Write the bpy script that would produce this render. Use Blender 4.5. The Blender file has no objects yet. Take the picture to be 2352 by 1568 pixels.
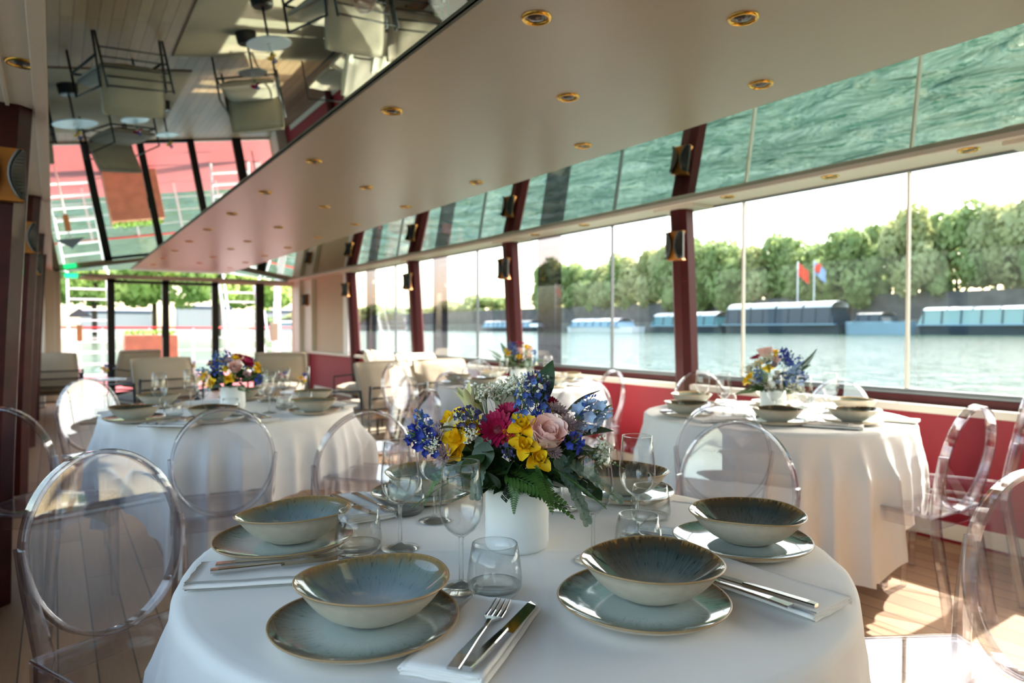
import bpy, bmesh, math, random
from mathutils import Vector, Matrix, Euler, noise
PI = math.pi
S = bpy.context.scene
COL = S.collection

# ------------------------------------------------------------------ camera
YAW = math.atan(1052/1580)
cam_d = bpy.data.cameras.new('camera')
cam = bpy.data.objects.new('camera', cam_d); COL.objects.link(cam)
cam_d.sensor_width = 36; cam_d.lens = 36*1580/2352
cam_d.clip_start = 0.03; cam_d.clip_end = 3000
cam.location = (0, 0, 1.18)
cam.rotation_euler = (PI/2 - math.atan(30/1580), 0, -YAW)
cam_d.dof.use_dof = True
cam_d.dof.focus_distance = 1.22
cam_d.dof.aperture_fstop = 4.0
S.camera = cam

# ------------------------------------------------------------------ world, sun, exposure
w = bpy.data.worlds.new('sky'); S.world = w; w.use_nodes = True
nt = w.node_tree; nt.nodes.clear()
sky = nt.nodes.new('ShaderNodeTexSky'); sky.sky_type = 'NISHITA'
sky.sun_disc = False; sky.sun_elevation = math.radians(46); sky.sun_rotation = PI/2
sky.air_density = 1.0; sky.dust_density = 2.2; sky.ozone_density = 1.0
bg = nt.nodes.new('ShaderNodeBackground'); bg.inputs['Strength'].default_value = 0.30
ow = nt.nodes.new('ShaderNodeOutputWorld')
wt_ = nt.nodes.new('ShaderNodeMixRGB'); wt_.blend_type = 'MULTIPLY'; wt_.inputs[0].default_value = 1; wt_.inputs[2].default_value = (1.15, 1.0, .82, 1)
nt.links.new(sky.outputs[0], wt_.inputs[1]); nt.links.new(wt_.outputs[0], bg.inputs[0]); nt.links.new(bg.outputs[0], ow.inputs[0])
sd = bpy.data.lights.new('sun', 'SUN'); sd.energy = 4.6; sd.angle = math.radians(0.6); sd.color = (1.0, .95, .87)
sun = bpy.data.objects.new('sun', sd); COL.objects.link(sun)
sun.rotation_euler = Vector((1.0, 0.03, 1.03)).to_track_quat('Z', 'Y').to_euler()
sun.location = (30, 0, 30)
def portal(name, loc, rot, sx, sy):
    a = bpy.data.lights.new(name, 'AREA'); a.shape = 'RECTANGLE'; a.size = sx; a.size_y = sy
    a.cycles.is_portal = True
    o = bpy.data.objects.new(name, a); COL.objects.link(o); o.location = loc; o.rotation_euler = rot
portal('window_portal_right', (4.22, 4.8, 1.45), (0, PI/2, 0), 1.4, 18.4)
portal('window_portal_end', (2.0, 14.2, 1.1), (-PI/2, 0, 0), 4.4, 2.2)
portal('window_portal_left', (-.62, 5.7, 1.45), (0, -PI/2, 0), 1.4, 13.6)
S.view_settings.view_transform = 'Standard'; S.view_settings.look = 'None'
S.view_settings.gamma = 1.0; S.view_settings.use_curve_mapping = False
S.view_settings.exposure = 2.0
C = S.cycles
C.use_denoising = True
C.max_bounces = 14; C.diffuse_bounces = 5; C.glossy_bounces = 6; C.transmission_bounces = 12
C.transparent_max_bounces = 40
C.caustics_reflective = False; C.caustics_refractive = False
C.sample_clamp_indirect = 6.0

# ------------------------------------------------------------------ materials
def new_mat(name):
    m = bpy.data.materials.new(name); m.use_nodes = True
    return m, m.node_tree, m.node_tree.nodes['Principled BSDF']
def N(t, ty, **k):
    n = t.nodes.new(ty)
    for a, b in k.items():
        setattr(n, a, b)
    return n
def rgb(*c):
    # 0..255 sRGB -> linear
    return tuple((x/255/12.92 if x/255 <= .04045 else ((x/255+.055)/1.055)**2.4) for x in c) + (1,)
def simple(name, col, rough=.5, metal=0, var=0, scale=8, bump=0, bscale=60, trans=0, sheen=0, coat=0, ior=None, col2=None):
    m, t, p = new_mat(name)
    p.inputs['Base Color'].default_value = col
    p.inputs['Roughness'].default_value = rough; p.inputs['Metallic'].default_value = metal
    if ior: p.inputs['IOR'].default_value = ior
    if coat: p.inputs['Coat Weight'].default_value = coat; p.inputs['Coat Roughness'].default_value = .05
    if sheen: p.inputs['Sheen Weight'].default_value = sheen
    tc = N(t, 'ShaderNodeTexCoord')
    if var or col2:
        n = N(t, 'ShaderNodeTexNoise'); n.inputs['Scale'].default_value = scale; n.inputs['Detail'].default_value = 4
        t.links.new(tc.outputs['Object'], n.inputs['Vector'])
        r = N(t, 'ShaderNodeValToRGB')
        a = tuple(max(0, c*(1-var)) for c in col[:3]) + (1,)
        b = col2 if col2 else tuple(min(1, c*(1+var)) for c in col[:3]) + (1,)
        r.color_ramp.elements[0].position = .35; r.color_ramp.elements[1].position = .68
        r.color_ramp.elements[0].color = a; r.color_ramp.elements[1].color = b
        t.links.new(n.outputs['Fac'], r.inputs['Fac']); t.links.new(r.outputs['Color'], p.inputs['Base Color'])
    if bump:
        n2 = N(t, 'ShaderNodeTexNoise'); n2.inputs['Scale'].default_value = bscale; n2.inputs['Detail'].default_value = 3
        t.links.new(tc.outputs['Object'], n2.inputs['Vector'])
        b = N(t, 'ShaderNodeBump'); b.inputs['Strength'].default_value = bump; b.inputs['Distance'].default_value = .01
        t.links.new(n2.outputs['Fac'], b.inputs['Height']); t.links.new(b.outputs['Normal'], p.inputs['Normal'])
    return m
def sheet_glass(name, tint, ior=1.45, edge=None, solid=0):
    """clear sheet: what lies behind shows straight through, fresnel gloss on top"""
    m = bpy.data.materials.new(name); m.use_nodes = True; t = m.node_tree; t.nodes.clear()
    o = N(t, 'ShaderNodeOutputMaterial'); mx = N(t, 'ShaderNodeMixShader')
    tr = N(t, 'ShaderNodeBsdfTransparent'); tr.inputs[0].default_value = tint
    g = N(t, 'ShaderNodeBsdfGlossy'); g.inputs['Roughness'].default_value = .015; g.inputs['Color'].default_value = (1, 1, 1, 1)
    f0 = ((ior-1)/(ior+1))**2
    fw = N(t, 'ShaderNodeLayerWeight'); fw.inputs['Blend'].default_value = .5
    pw = N(t, 'ShaderNodeMath', operation='POWER'); pw.inputs[1].default_value = 5
    fr = N(t, 'ShaderNodeMath', operation='MULTIPLY_ADD'); fr.inputs[1].default_value = 1-f0; fr.inputs[2].default_value = f0
    t.links.new(fw.outputs['Facing'], pw.inputs[0]); t.links.new(pw.outputs[0], fr.inputs[0])
    if edge:
        mc = N(t, 'ShaderNodeMixRGB'); mc.inputs[1].default_value = tint; mc.inputs[2].default_value = edge
        p3 = N(t, 'ShaderNodeMath', operation='POWER'); p3.inputs[1].default_value = 3.0; t.links.new(fw.outputs['Facing'], p3.inputs[0]); t.links.new(p3.outputs[0], mc.inputs[0]); t.links.new(mc.outputs[0], tr.inputs[0])
    t.links.new(fr.outputs[0], mx.inputs[0]); t.links.new(tr.outputs[0], mx.inputs[1]); t.links.new(g.outputs[0], mx.inputs[2])
    if solid:
        gl = N(t, 'ShaderNodeBsdfGlass'); gl.inputs['IOR'].default_value = 1.45; gl.inputs['Color'].default_value = tint
        m2 = N(t, 'ShaderNodeMixShader'); m2.inputs[0].default_value = solid
        t.links.new(mx.outputs[0], m2.inputs[1]); t.links.new(gl.outputs[0], m2.inputs[2]); mx = m2
    t.links.new(mx.outputs[0], o.inputs[0])
    return m
def solid_glass(name, tint, mix=.5, ior=1.45, ttint=None):
    m = bpy.data.materials.new(name); m.use_nodes = True; t = m.node_tree; t.nodes.clear()
    o = N(t, 'ShaderNodeOutputMaterial'); mx = N(t, 'ShaderNodeMixShader'); mx.inputs[0].default_value = mix
    g = N(t, 'ShaderNodeBsdfGlass'); g.inputs['IOR'].default_value = ior; g.inputs['Roughness'].default_value = 0
    g.inputs['Color'].default_value = tint
    tr = N(t, 'ShaderNodeBsdfTransparent'); tr.inputs[0].default_value = ttint or tint
    t.links.new(tr.outputs[0], mx.inputs[1]); t.links.new(g.outputs[0], mx.inputs[2]); t.links.new(mx.outputs[0], o.inputs[0])
    return m
M = {}
M['pane'] = sheet_glass('window_glass', (.88, .91, .91, 1), 1.22)
M['clear'] = sheet_glass('low_iron_glass', (1, 1, 1, 1), 1.2)
M['dark_pane'] = sheet_glass('smoked_glass', (.44, .41, .43, 1), 1.45)
M['acryl'] = sheet_glass('acrylic_sheet', (.965, .96, .972, 1), 1.78, edge=(.55, .53, .62, 1))
M['acryl_solid'] = sheet_glass('acrylic_solid', (.95, .945, .965, 1), 1.55, edge=(.30, .29, .36, 1), solid=.28)
M['glassware'] = sheet_glass('glass_shell', (.99, .995, .995, 1), 1.5, edge=(.52, .56, .56, 1))
M['glass_thick'] = sheet_glass('thick_glass', (.97, .985, .98, 1), 1.5, edge=(.5, .55, .55, 1), solid=.3)
m = bpy.data.materials.new('tinted_mirror'); m.use_nodes = True; t = m.node_tree; t.nodes.clear()
o_ = N(t, 'ShaderNodeOutputMaterial'); g_ = N(t, 'ShaderNodeBsdfGlossy'); g_.inputs['Roughness'].default_value = .0
g_.inputs['Color'].default_value = (.45, .53, .47, 1); t.links.new(g_.outputs[0], o_.inputs[0]); M['mirror'] = m
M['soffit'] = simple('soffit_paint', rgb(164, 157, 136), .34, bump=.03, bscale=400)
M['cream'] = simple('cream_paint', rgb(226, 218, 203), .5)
M['beige'] = simple('beige_fabric_wall', rgb(205, 184, 158), .8, bump=.08, bscale=300)
M['red_paint'] = simple('oxblood_paint', rgb(78, 18, 20), .5)
M['red_wall'] = simple('crimson_wall', rgb(146, 8, 34), .6, var=.06, scale=5)
M['red_paint'].node_tree.nodes['Principled BSDF'].inputs['Specular IOR Level'].default_value = .25
M['mahogany'] = simple('varnished_mahogany', rgb(58, 12, 8), .38, var=.35, scale=9, coat=.1)
M['mahogany'].node_tree.nodes['Principled BSDF'].inputs['Specular IOR Level'].default_value = .3
M['black'] = simple('black_metal', rgb(18, 18, 18), .4)
M['dark_metal'] = simple('dark_steel', rgb(40, 42, 42), .4, metal=.3)
M['chrome'] = simple('chrome', (.75, .75, .75, 1), .12, metal=1)
M['steel'] = simple('cutlery_steel', (.62, .60, .58, 1), .13, metal=1)
M['brass'] = simple('brass', rgb(205, 160, 70), .22, metal=1)
M['copper'] = simple('copper_wood', rgb(190, 120, 45), .3, metal=.35, var=.15, scale=12)
M['lamp_glass'] = simple('lamp_lens', rgb(70, 68, 66), .15)
M['grey_metal'] = simple('grey_metal', rgb(112, 118, 120), .4, metal=.2)
M['cloth'] = simple('tablecloth_cotton', rgb(240, 237, 231), .85, bump=.05, bscale=700, sheen=.15)
M['napkin'] = simple('napkin_cotton', rgb(243, 240, 234), .88, bump=.08, bscale=900)
M['cushion'] = simple('linen_cushion', rgb(168, 154, 133), .9, bump=.1, bscale=300, sheen=.2)
M['pillow'] = simple('cream_pillow', rgb(236, 226, 204), .9, bump=.1, bscale=300)
M['pot'] = simple('white_ceramic', rgb(236, 236, 232), .55, bump=.05, bscale=25)
M['white'] = simple('white_paint', rgb(236, 238, 238), .5)
M['table_white'] = simple('white_lacquer', rgb(205, 216, 226), .25)
M['rug'] = simple('beige_rug', rgb(176, 160, 136), .95, bump=.3, bscale=150)
M['rug_edge'] = simple('brown_edge', rgb(92, 64, 44), .8)
M['wood'] = simple('oak_wood', rgb(150, 105, 60), .5, var=.2)
M['deck_red'] = simple('red_deck_paint', rgb(150, 68, 70), .6)
M['rail_red'] = simple('red_rail_paint', rgb(200, 30, 25), .4)
M['crate'] = simple('orange_brown_planks', rgb(168, 112, 84), .6, var=.15, scale=5)
M['hull_dark'] = simple('dark_hull', rgb(52, 66, 76), .4)
M['hull_blue'] = simple('pale_blue_hull', rgb(140, 172, 190), .5)
M['boat_glass'] = simple('boat_glass', rgb(24, 48, 66), .3)
M['boat_pale'] = simple('pale_boat_glass', rgb(140, 172, 168), .3)
M['boat_teal'] = simple('teal_glass', rgb(78, 130, 138), .2)
M['stone'] = simple('quay_stone', rgb(128, 124, 116), .9, var=.2, scale=.4)
M['stone_dark'] = simple('dark_quay_stone', rgb(96, 94, 92), .9, var=.2, scale=.4)
M['build'] = simple('pale_stone', rgb(170, 172, 172), .9)
M['slate'] = simple('slate_roof', rgb(70, 86, 104), .6)
M['flag_red'] = simple('red_flag', rgb(226, 70, 40), .8)
M['flag_blue'] = simple('pale_blue_flag', rgb(150, 170, 205), .8)
M['orange'] = simple('orange_ring', rgb(214, 70, 40), .6)
m, t, p = new_mat('exit_green'); p.inputs['Emission Color'].default_value = (.02, .8, .25, 1); p.inputs['Emission Strength'].default_value = .8
p.inputs['Base Color'].default_value = (.02, .5, .15, 1); M['exit'] = m
for nm, c1, c2 in (('tree_green', (146, 166, 104), (182, 194, 136)), ('tree_olive', (172, 176, 118), (202, 204, 156)), ('tree_deep', (128, 154, 108), (166, 184, 132)), ('tree_lime', (168, 196, 104), (206, 222, 140))):
    M[nm] = simple(nm, rgb(*c1), .7, scale=1.2, col2=rgb(*c2))
    t = M[nm].node_tree; p = t.nodes['Principled BSDF']; tl = N(t, 'ShaderNodeBsdfTranslucent'); ms = N(t, 'ShaderNodeMixShader'); ms.inputs[0].default_value = .45
    t.links.new(p.inputs['Base Color'].links[0].from_socket, tl.inputs[0]); t.links.new(p.outputs[0], ms.inputs[1]); t.links.new(tl.outputs[0], ms.inputs[2])
    t.links.new(ms.outputs[0], t.nodes['Material Output'].inputs[0])
M['trunk'] = simple('bark', rgb(84, 74, 62), .9)
# oak planks along Y
m, t, p = new_mat('oak_planks')
tc = N(t, 'ShaderNodeTexCoord'); mp = N(t, 'ShaderNodeMapping'); mp.inputs['Rotation'].default_value = (0, 0, PI/2)
br = N(t, 'ShaderNodeTexBrick'); br.offset = .37; br.inputs['Scale'].default_value = 1
br.inputs['Brick Width'].default_value = 1.9; br.inputs['Row Height'].default_value = .115; br.inputs['Mortar Size'].default_value = .0028
br.inputs['Color1'].default_value = rgb(184, 148, 112); br.inputs['Color2'].default_value = rgb(158, 124, 92); br.inputs['Mortar'].default_value = rgb(70, 56, 44)
t.links.new(tc.outputs['Object'], mp.inputs[0]); t.links.new(mp.outputs[0], br.inputs['Vector'])
mp2 = N(t, 'ShaderNodeMapping'); mp2.inputs['Scale'].default_value = (14, .9, 1)
nz = N(t, 'ShaderNodeTexNoise'); nz.inputs['Scale'].default_value = 4; nz.inputs['Detail'].default_value = 6
t.links.new(tc.outputs['Object'], mp2.inputs[0]); t.links.new(mp2.outputs[0], nz.inputs['Vector'])
mr = N(t, 'ShaderNodeMapRange'); mr.inputs['To Min'].default_value = .78; mr.inputs['To Max'].default_value = 1.15
t.links.new(nz.outputs['Fac'], mr.inputs['Value'])
mx = N(t, 'ShaderNodeMixRGB'); mx.blend_type = 'MULTIPLY'; mx.inputs[0].default_value = 1
t.links.new(br.outputs['Color'], mx.inputs[1]); t.links.new(mr.outputs[0], mx.inputs[2]); t.links.new(mx.outputs[0], p.inputs['Base Color'])
p.inputs['Roughness'].default_value = .48; M['planks'] = m
# river water
m, t, p = new_mat('river_water')
p.inputs['Base Color'].default_value = (.030, .098, .072, 1); p.inputs['Roughness'].default_value = .06; p.inputs['IOR'].default_value = 1.33
tc = N(t, 'ShaderNodeTexCoord'); mp = N(t, 'ShaderNodeMapping'); mp.inputs['Scale'].default_value = (1.0, .45, 1)
n1 = N(t, 'ShaderNodeTexNoise'); n1.inputs['Scale'].default_value = 2.4; n1.inputs['Detail'].default_value = 5; n1.inputs['Distortion'].default_value = .6
bp = N(t, 'ShaderNodeBump'); bp.inputs['Strength'].default_value = 1.0; bp.inputs['Distance'].default_value = .16
t.links.new(tc.outputs['Object'], mp.inputs[0]); t.links.new(mp.outputs[0], n1.inputs['Vector'])
t.links.new(n1.outputs['Fac'], bp.inputs['Height']); t.links.new(bp.outputs['Normal'], p.inputs['Normal'])
n2 = N(t, 'ShaderNodeTexNoise'); n2.inputs['Scale'].default_value = .5; n2.inputs['Detail'].default_value = 4
r2 = N(t, 'ShaderNodeValToRGB'); r2.color_ramp.elements[0].color = (.008, .044, .022, 1); r2.color_ramp.elements[1].color = (.028, .075, .050, 1)
r2.color_ramp.elements[0].position = .4; r2.color_ramp.elements[1].position = .62
t.links.new(mp.outputs[0], n2.inputs['Vector']); t.links.new(n2.outputs['Fac'], r2.inputs[0]); t.links.new(r2.outputs[0], p.inputs['Base Color'])
M['water'] = m
# reactive glaze: colour depends on distance from the dish centre
def glaze(name, stops, R, streak=.5):
    m, t, p = new_mat(name)
    tc = N(t, 'ShaderNodeTexCoord'); sx = N(t, 'ShaderNodeSeparateXYZ'); t.links.new(tc.outputs['Object'], sx.inputs[0])
    def ma(op, a, b=None):
        n = N(t, 'ShaderNodeMath', operation=op)
        for i, v in enumerate((a, b)):
            if v is None: continue
            if isinstance(v, (int, float)): n.inputs[i].default_value = v
            else: t.links.new(v, n.inputs[i])
        return n.outputs[0]
    r = ma('SQRT', ma('ADD', ma('MULTIPLY', sx.outputs[0], sx.outputs[0]), ma('MULTIPLY', sx.outputs[1], sx.outputs[1])))
    ang = ma('ARCTAN2', sx.outputs[1], sx.outputs[0])
    cb = N(t, 'ShaderNodeCombineXYZ')
    t.links.new(ma('MULTIPLY', ma('SINE', ang), 9), cb.inputs[0]); t.links.new(ma('MULTIPLY', ma('COSINE', ang), 9), cb.inputs[1]); t.links.new(ma('MULTIPLY', r, 9), cb.inputs[2])
    nz = N(t, 'ShaderNodeTexNoise'); nz.inputs['Scale'].default_value = 2.6; nz.inputs['Detail'].default_value = 5
    t.links.new(cb.outputs[0], nz.inputs['Vector'])
    f = ma('ADD', ma('DIVIDE', r, R), ma('MULTIPLY', ma('SUBTRACT', nz.outputs['Fac'], .5), .22*streak))
    rp = N(t, 'ShaderNodeValToRGB'); e = rp.color_ramp.elements
    while len(e) < len(stops): e.new(.5)
    for i, (ps, c) in enumerate(stops): e[i].position = ps; e[i].color = rgb(*c)
    t.links.new(f, rp.inputs[0])
    # dark dashes running down the glaze
    cb2 = N(t, 'ShaderNodeCombineXYZ')
    t.links.new(ma('MULTIPLY', ma('SINE', ang), 16), cb2.inputs[0]); t.links.new(ma('MULTIPLY', ma('COSINE', ang), 16), cb2.inputs[1]); t.links.new(ma('MULTIPLY', r, 45), cb2.inputs[2])
    n3 = N(t, 'ShaderNodeTexNoise'); n3.inputs['Scale'].default_value = 1.5; n3.inputs['Detail'].default_value = 2
    t.links.new(cb2.outputs[0], n3.inputs['Vector'])
    band = N(t, 'ShaderNodeValToRGB'); b = band.color_ramp.elements; b[0].position = .38; b[0].color = (0, 0, 0, 1); b[1].position = .72; b[1].color = (1, 1, 1, 1)
    t.links.new(ma('DIVIDE', r, R), band.inputs[0])
    th = N(t, 'ShaderNodeMapRange'); th.inputs['From Min'].default_value = .60; th.inputs['From Max'].default_value = .68
    t.links.new(n3.outputs['Fac'], th.inputs['Value'])
    mx = N(t, 'ShaderNodeMixRGB'); mx.inputs[2].default_value = rgb(28, 38, 42)
    t.links.new(ma('MULTIPLY', ma('MULTIPLY', th.outputs[0], band.outputs[0]), .7*streak), mx.inputs[0]); t.links.new(rp.outputs[0], mx.inputs[1])
    t.links.new(mx.outputs[0], p.inputs['Base Color'])
    p.inputs['Roughness'].default_value = .08; p.inputs['Coat Weight'].default_value = .6; p.inputs['Coat Roughness'].default_value = .03
    return m
PL_R, BW_R = .131, .109
M['glaze_plate'] = glaze('reactive_glaze_plate', [(0, (198, 208, 202)), (.55, (180, 194, 190)), (.76, (126, 146, 144)), (.91, (84, 96, 92)), (.965, (84, 66, 48)), (.99, (110, 84, 56))], PL_R, .6)
M['glaze_bowl_pale'] = glaze('reactive_glaze_pale', [(0, (222, 224, 218)), (.35, (196, 206, 204)), (.60, (142, 160, 160)), (.84, (108, 124, 118)), (.955, (130, 108, 70)), (.99, (160, 126, 80))], BW_R, .6)
M['glaze_bowl_dark'] = glaze('reactive_glaze_dark', [(0, (196, 194, 176)), (.34, (150, 156, 144)), (.60, (96, 108, 102)), (.83, (56, 64, 60)), (.955, (78, 60, 38)), (.99, (150, 112, 66))], BW_R, 1.0)
M['glaze_out'] = simple('cream_stoneware', rgb(208, 196, 176), .32, var=.05, scale=60)
M['rim_tan'] = simple('tan_rim', rgb(168, 138, 98), .35)
def petal(name, c, c2=None, rough=.6, sc=30):
    m = simple(name, rgb(*c), rough, scale=sc, col2=rgb(*(c2 or c)))
    p = m.node_tree.nodes['Principled BSDF']; p.inputs['Subsurface Weight'].default_value = 0
    return m
M['yellow'] = petal('yellow_petal', (246, 196, 0), (255, 220, 40))
M['magenta'] = petal('magenta_petal', (168, 8, 66), (196, 16, 88))
M['gerb_eye'] = petal('gerbera_eye', (110, 10, 40), (150, 60, 60), sc=200)
M['rose'] = petal('rose_petal', (250, 196, 184), (252, 222, 212))
M['blue'] = petal('delphinium_blue', (66, 98, 176), (112, 146, 214))
M['deep_blue'] = petal('deep_blue_petal', (38, 52, 150), (62, 84, 186))
M['pale_blue'] = petal('pale_blue_petal', (150, 176, 214), (196, 212, 232))
M['violet'] = petal('violet_petal', (62, 58, 104), (92, 90, 140))
M['mauve'] = petal('astrantia_petal', (150, 118, 124), (196, 172, 166))
M['gyp'] = petal('white_florets', (232, 230, 206), (244, 242, 226))
M['lily'] = petal('lily_bud', (222, 218, 150), (240, 238, 206))
M['leaf_dark'] = petal('dark_leaf', (28, 52, 24), (48, 76, 34), .45)
M['leaf_fern'] = petal('fern_leaf', (52, 88, 34), (84, 122, 52), .5)
M['leaf_euc'] = petal('eucalyptus_leaf', (92, 116, 100), (126, 146, 130), .6)
M['stem'] = petal('green_stem', (74, 104, 44), (96, 124, 60))
M['hedge'] = petal('hedge_leaf', (96, 140, 44), (150, 186, 70), sc=20)

# ------------------------------------------------------------------ mesh helpers
class MB:
    def __init__(s): s.v = []; s.f = []; s.m = []
    def add(s, vs, fs, mi=0):
        b = len(s.v); s.v += [tuple(v) for v in vs]
        for f in fs: s.f.append(tuple(i+b for i in f)); s.m.append(mi)
        return s
    def box(s, x0, x1, y0, y1, z0, z1, mi=0, M4=None):
        vs = [Vector((x, y, z)) for z in (z0, z1) for y in (y0, y1) for x in (x0, x1)]
        if M4 is not None: vs = [M4 @ v for v in vs]
        return s.add(vs, [(0, 2, 3, 1), (4, 5, 7, 6), (0, 1, 5, 4), (2, 6, 7, 3), (1, 3, 7, 5), (0, 4, 6, 2)], mi)
    def beam(s, a, b, w, h, up=(0, 0, 1), mi=0, w2=None, h2=None):
        a = Vector(a); b = Vector(b); d = (b-a).normalized(); u = Vector(up)
        if abs(d.dot(u)) > .98: u = Vector((0, 1, 0))
        r = d.cross(u).normalized(); u = r.cross(d).normalized(); w2 = w if w2 is None else w2; h2 = h if h2 is None else h2
        vs = [a+r*sx*w/2+u*sy*h/2 for sy in (-1, 1) for sx in (-1, 1)] + [b+r*sx*w2/2+u*sy*h2/2 for sy in (-1, 1) for sx in (-1, 1)]
        return s.add(vs, [(0, 1, 3, 2), (4, 6, 7, 5), (0, 4, 5, 1), (2, 3, 7, 6), (1, 5, 7, 3), (0, 2, 6, 4)], mi)
    def tube(s, pts, r, n=8, mi=0, rs=None, closed=False):
        pts = [Vector(p) for p in pts]; k = len(pts); vs = []; fs = []
        pu = None
        for i, p in enumerate(pts):
            if closed: d = pts[(i+1) % k]-pts[i-1]
            else: d = pts[min(i+1, k-1)]-pts[max(i-1, 0)]
            d = d.normalized() if d.length > 1e-9 else Vector((0, 0, 1))
            u = pu if pu is not None else (Vector((0, 0, 1)) if abs(d.z) < .9 else Vector((1, 0, 0)))
            u = (u - d*u.dot(d)).normalized(); pu = u; q = d.cross(u)
            rr = rs[i] if rs else r
            for j in range(n):
                a = 2*PI*j/n; vs.append(p+u*math.cos(a)*rr+q*math.sin(a)*rr)
        for i in range(k if closed else k-1):
            for j in range(n):
                a, b = i*n+j, i*n+(j+1) % n; c, d2 = ((i+1) % k)*n+(j+1) % n, ((i+1) % k)*n+j
                fs.append((a, b, c, d2))
        if not closed: fs.append(tuple(range(n))[::-1]); fs.append(tuple((k-1)*n+j for j in range(n)))
        return s.add(vs, fs, mi)
    def rsweep(s, pts, side, w, h, mi=0, ws=None, closed=False):
        """sweep a rectangle: 'side' is the fixed axis along which the width h is laid"""
        pts = [Vector(p) for p in pts]; k = len(pts); side = Vector(side).normalized(); vs = []; fs = []
        for i, p in enumerate(pts):
            if closed: d = pts[(i+1) % k]-pts[i-1]
            else: d = pts[min(i+1, k-1)]-pts[max(i-1, 0)]
            d.normalize(); q = d.cross(side).normalized(); ww = ws[i] if ws else w
            c = min(ww, h)*.22
            for (a, b) in ((-1, -1), (1, -1), (1, 1), (-1, 1)):
                pa = q*a*ww/2; pb = side*b*h/2
                e1 = q*a*(ww/2-c)+pb; e2 = pa+side*b*(h/2-c)
                if a*b > 0: vs += [p+e2, p+e1] if a < 0 else [p+e2, p+e1]
                else: vs += [p+e1, p+e2]
            vs[-8:] = [p+q*x+side*y for x, y in ((-ww/2+c, -h/2), (ww/2-c, -h/2), (ww/2, -h/2+c), (ww/2, h/2-c), (ww/2-c, h/2), (-ww/2+c, h/2), (-ww/2, h/2-c), (-ww/2, -h/2+c))]
        n = 8
        for i in range(k if closed else k-1):
            for j in range(n):
                fs.append((i*n+j, i*n+(j+1) % n, ((i+1) % k)*n+(j+1) % n, ((i+1) % k)*n+j))
        if not closed: fs.append(tuple(range(n))[::-1]); fs.append(tuple((k-1)*n+j for j in range(n)))
        return s.add(vs, fs, mi)
    def lathe(s, prof, n=48, mi=0, c=(0, 0, 0), rf=None, zf=None, mis=None, cap=True):
        vs = []; fs = []; k = len(prof); mm = []
        for r, z in prof:
            for j in range(n):
                a = 2*PI*j/n; rr = r*(rf(a, r) if rf else 1); zz = z+(zf(a, r) if zf else 0)
                vs.append((c[0]+rr*math.cos(a), c[1]+rr*math.sin(a), c[2]+zz))
        b = len(s.v); s.v += vs
        for i in range(k-1):
            for j in range(n):
                s.f.append((b+i*n+j, b+i*n+(j+1) % n, b+(i+1)*n+(j+1) % n, b+(i+1)*n+j)); s.m.append(mis[i] if mis else mi)
        return s
    def ell(s, c, r, n=8, m=6, mi=0, M4=None):
        vs = []; fs = []
        for i in range(m+1):
            th = PI*i/m
            for j in range(n):
                a = 2*PI*j/n; v = Vector((r[0]*math.sin(th)*math.cos(a), r[1]*math.sin(th)*math.sin(a), r[2]*math.cos(th)))
                if M4 is not None: v = M4 @ v
                vs.append(v+Vector(c))
        for i in range(m):
            for j in range(n): fs.append((i*n+j, (i+1)*n+j, (i+1)*n+(j+1) % n, i*n+(j+1) % n))
        return s.add(vs, fs, mi)
    def data(s, name, mats, smooth=True, weld=False):
        me = bpy.data.meshes.new(name); me.from_pydata(s.v, [], s.f)
        for mt in (mats if isinstance(mats, (list, tuple)) else [mats]): me.materials.append(M[mt] if isinstance(mt, str) else mt)
        me.polygons.foreach_set('material_index', s.m)
        if weld:
            bm = bmesh.new(); bm.from_mesh(me); bmesh.ops.remove_doubles(bm, verts=bm.verts, dist=1e-5)
            bmesh.ops.recalc_face_normals(bm, faces=bm.faces); bm.to_mesh(me); bm.free()
        if smooth: me.polygons.foreach_set('use_smooth', [True]*len(me.polygons))
        me.update(); return me
    def build(s, name, mats, parent=None, smooth=False, bevel=0, weld=False, seg=2):
        me = s.data(name, mats, smooth, weld)
        o = bpy.data.objects.new(name, me); COL.objects.link(o)
        if parent is not None: o.parent = parent
        if bevel:
            b = o.modifiers.new('bevel', 'BEVEL'); b.width = bevel; b.segments = seg; b.limit_method = 'ANGLE'
        return o
def link(name, me, parent=None, loc=None, M4=None):
    o = bpy.data.objects.new(name, me); COL.objects.link(o)
    if parent is not None: o.parent = parent
    if loc is not None: o.location = loc
    if M4 is not None: o.matrix_local = M4
    return o
def tag(o, label=None, cat=None, group=None, kind=None):
    if label: o['label'] = label
    if cat: o['category'] = cat
    if group: o['group'] = group
    if kind: o['kind'] = kind
    return o
def struct(o, label=None): return tag(o, label, kind='structure')
def thing(name, label, cat, loc=(0, 0, 0), rz=0, group=None):
    o = bpy.data.objects.new(name, None); COL.objects.link(o); o.location = loc; o.rotation_euler = (0, 0, rz); o.empty_display_size = .1
    return tag(o, label, cat, group)
def dup(root, loc, rz, label=None, group=None, sc=None):
    r = root.copy(); COL.objects.link(r); r.location = loc; r.rotation_euler = (0, 0, rz)
    if sc: r.scale = (sc, sc, sc)
    if label: r['label'] = label
    if group: r['group'] = group
    for ch in list(root.children):
        c = ch.copy(); COL.objects.link(c); c.parent = r
        for g in ch.children:
            d = g.copy(); COL.objects.link(d); d.parent = c
    return r
def rot_to(d, up=(0, 0, 1)):
    return Vector(d).normalized().to_track_quat('Z', 'Y').to_matrix().to_4x4()

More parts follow.
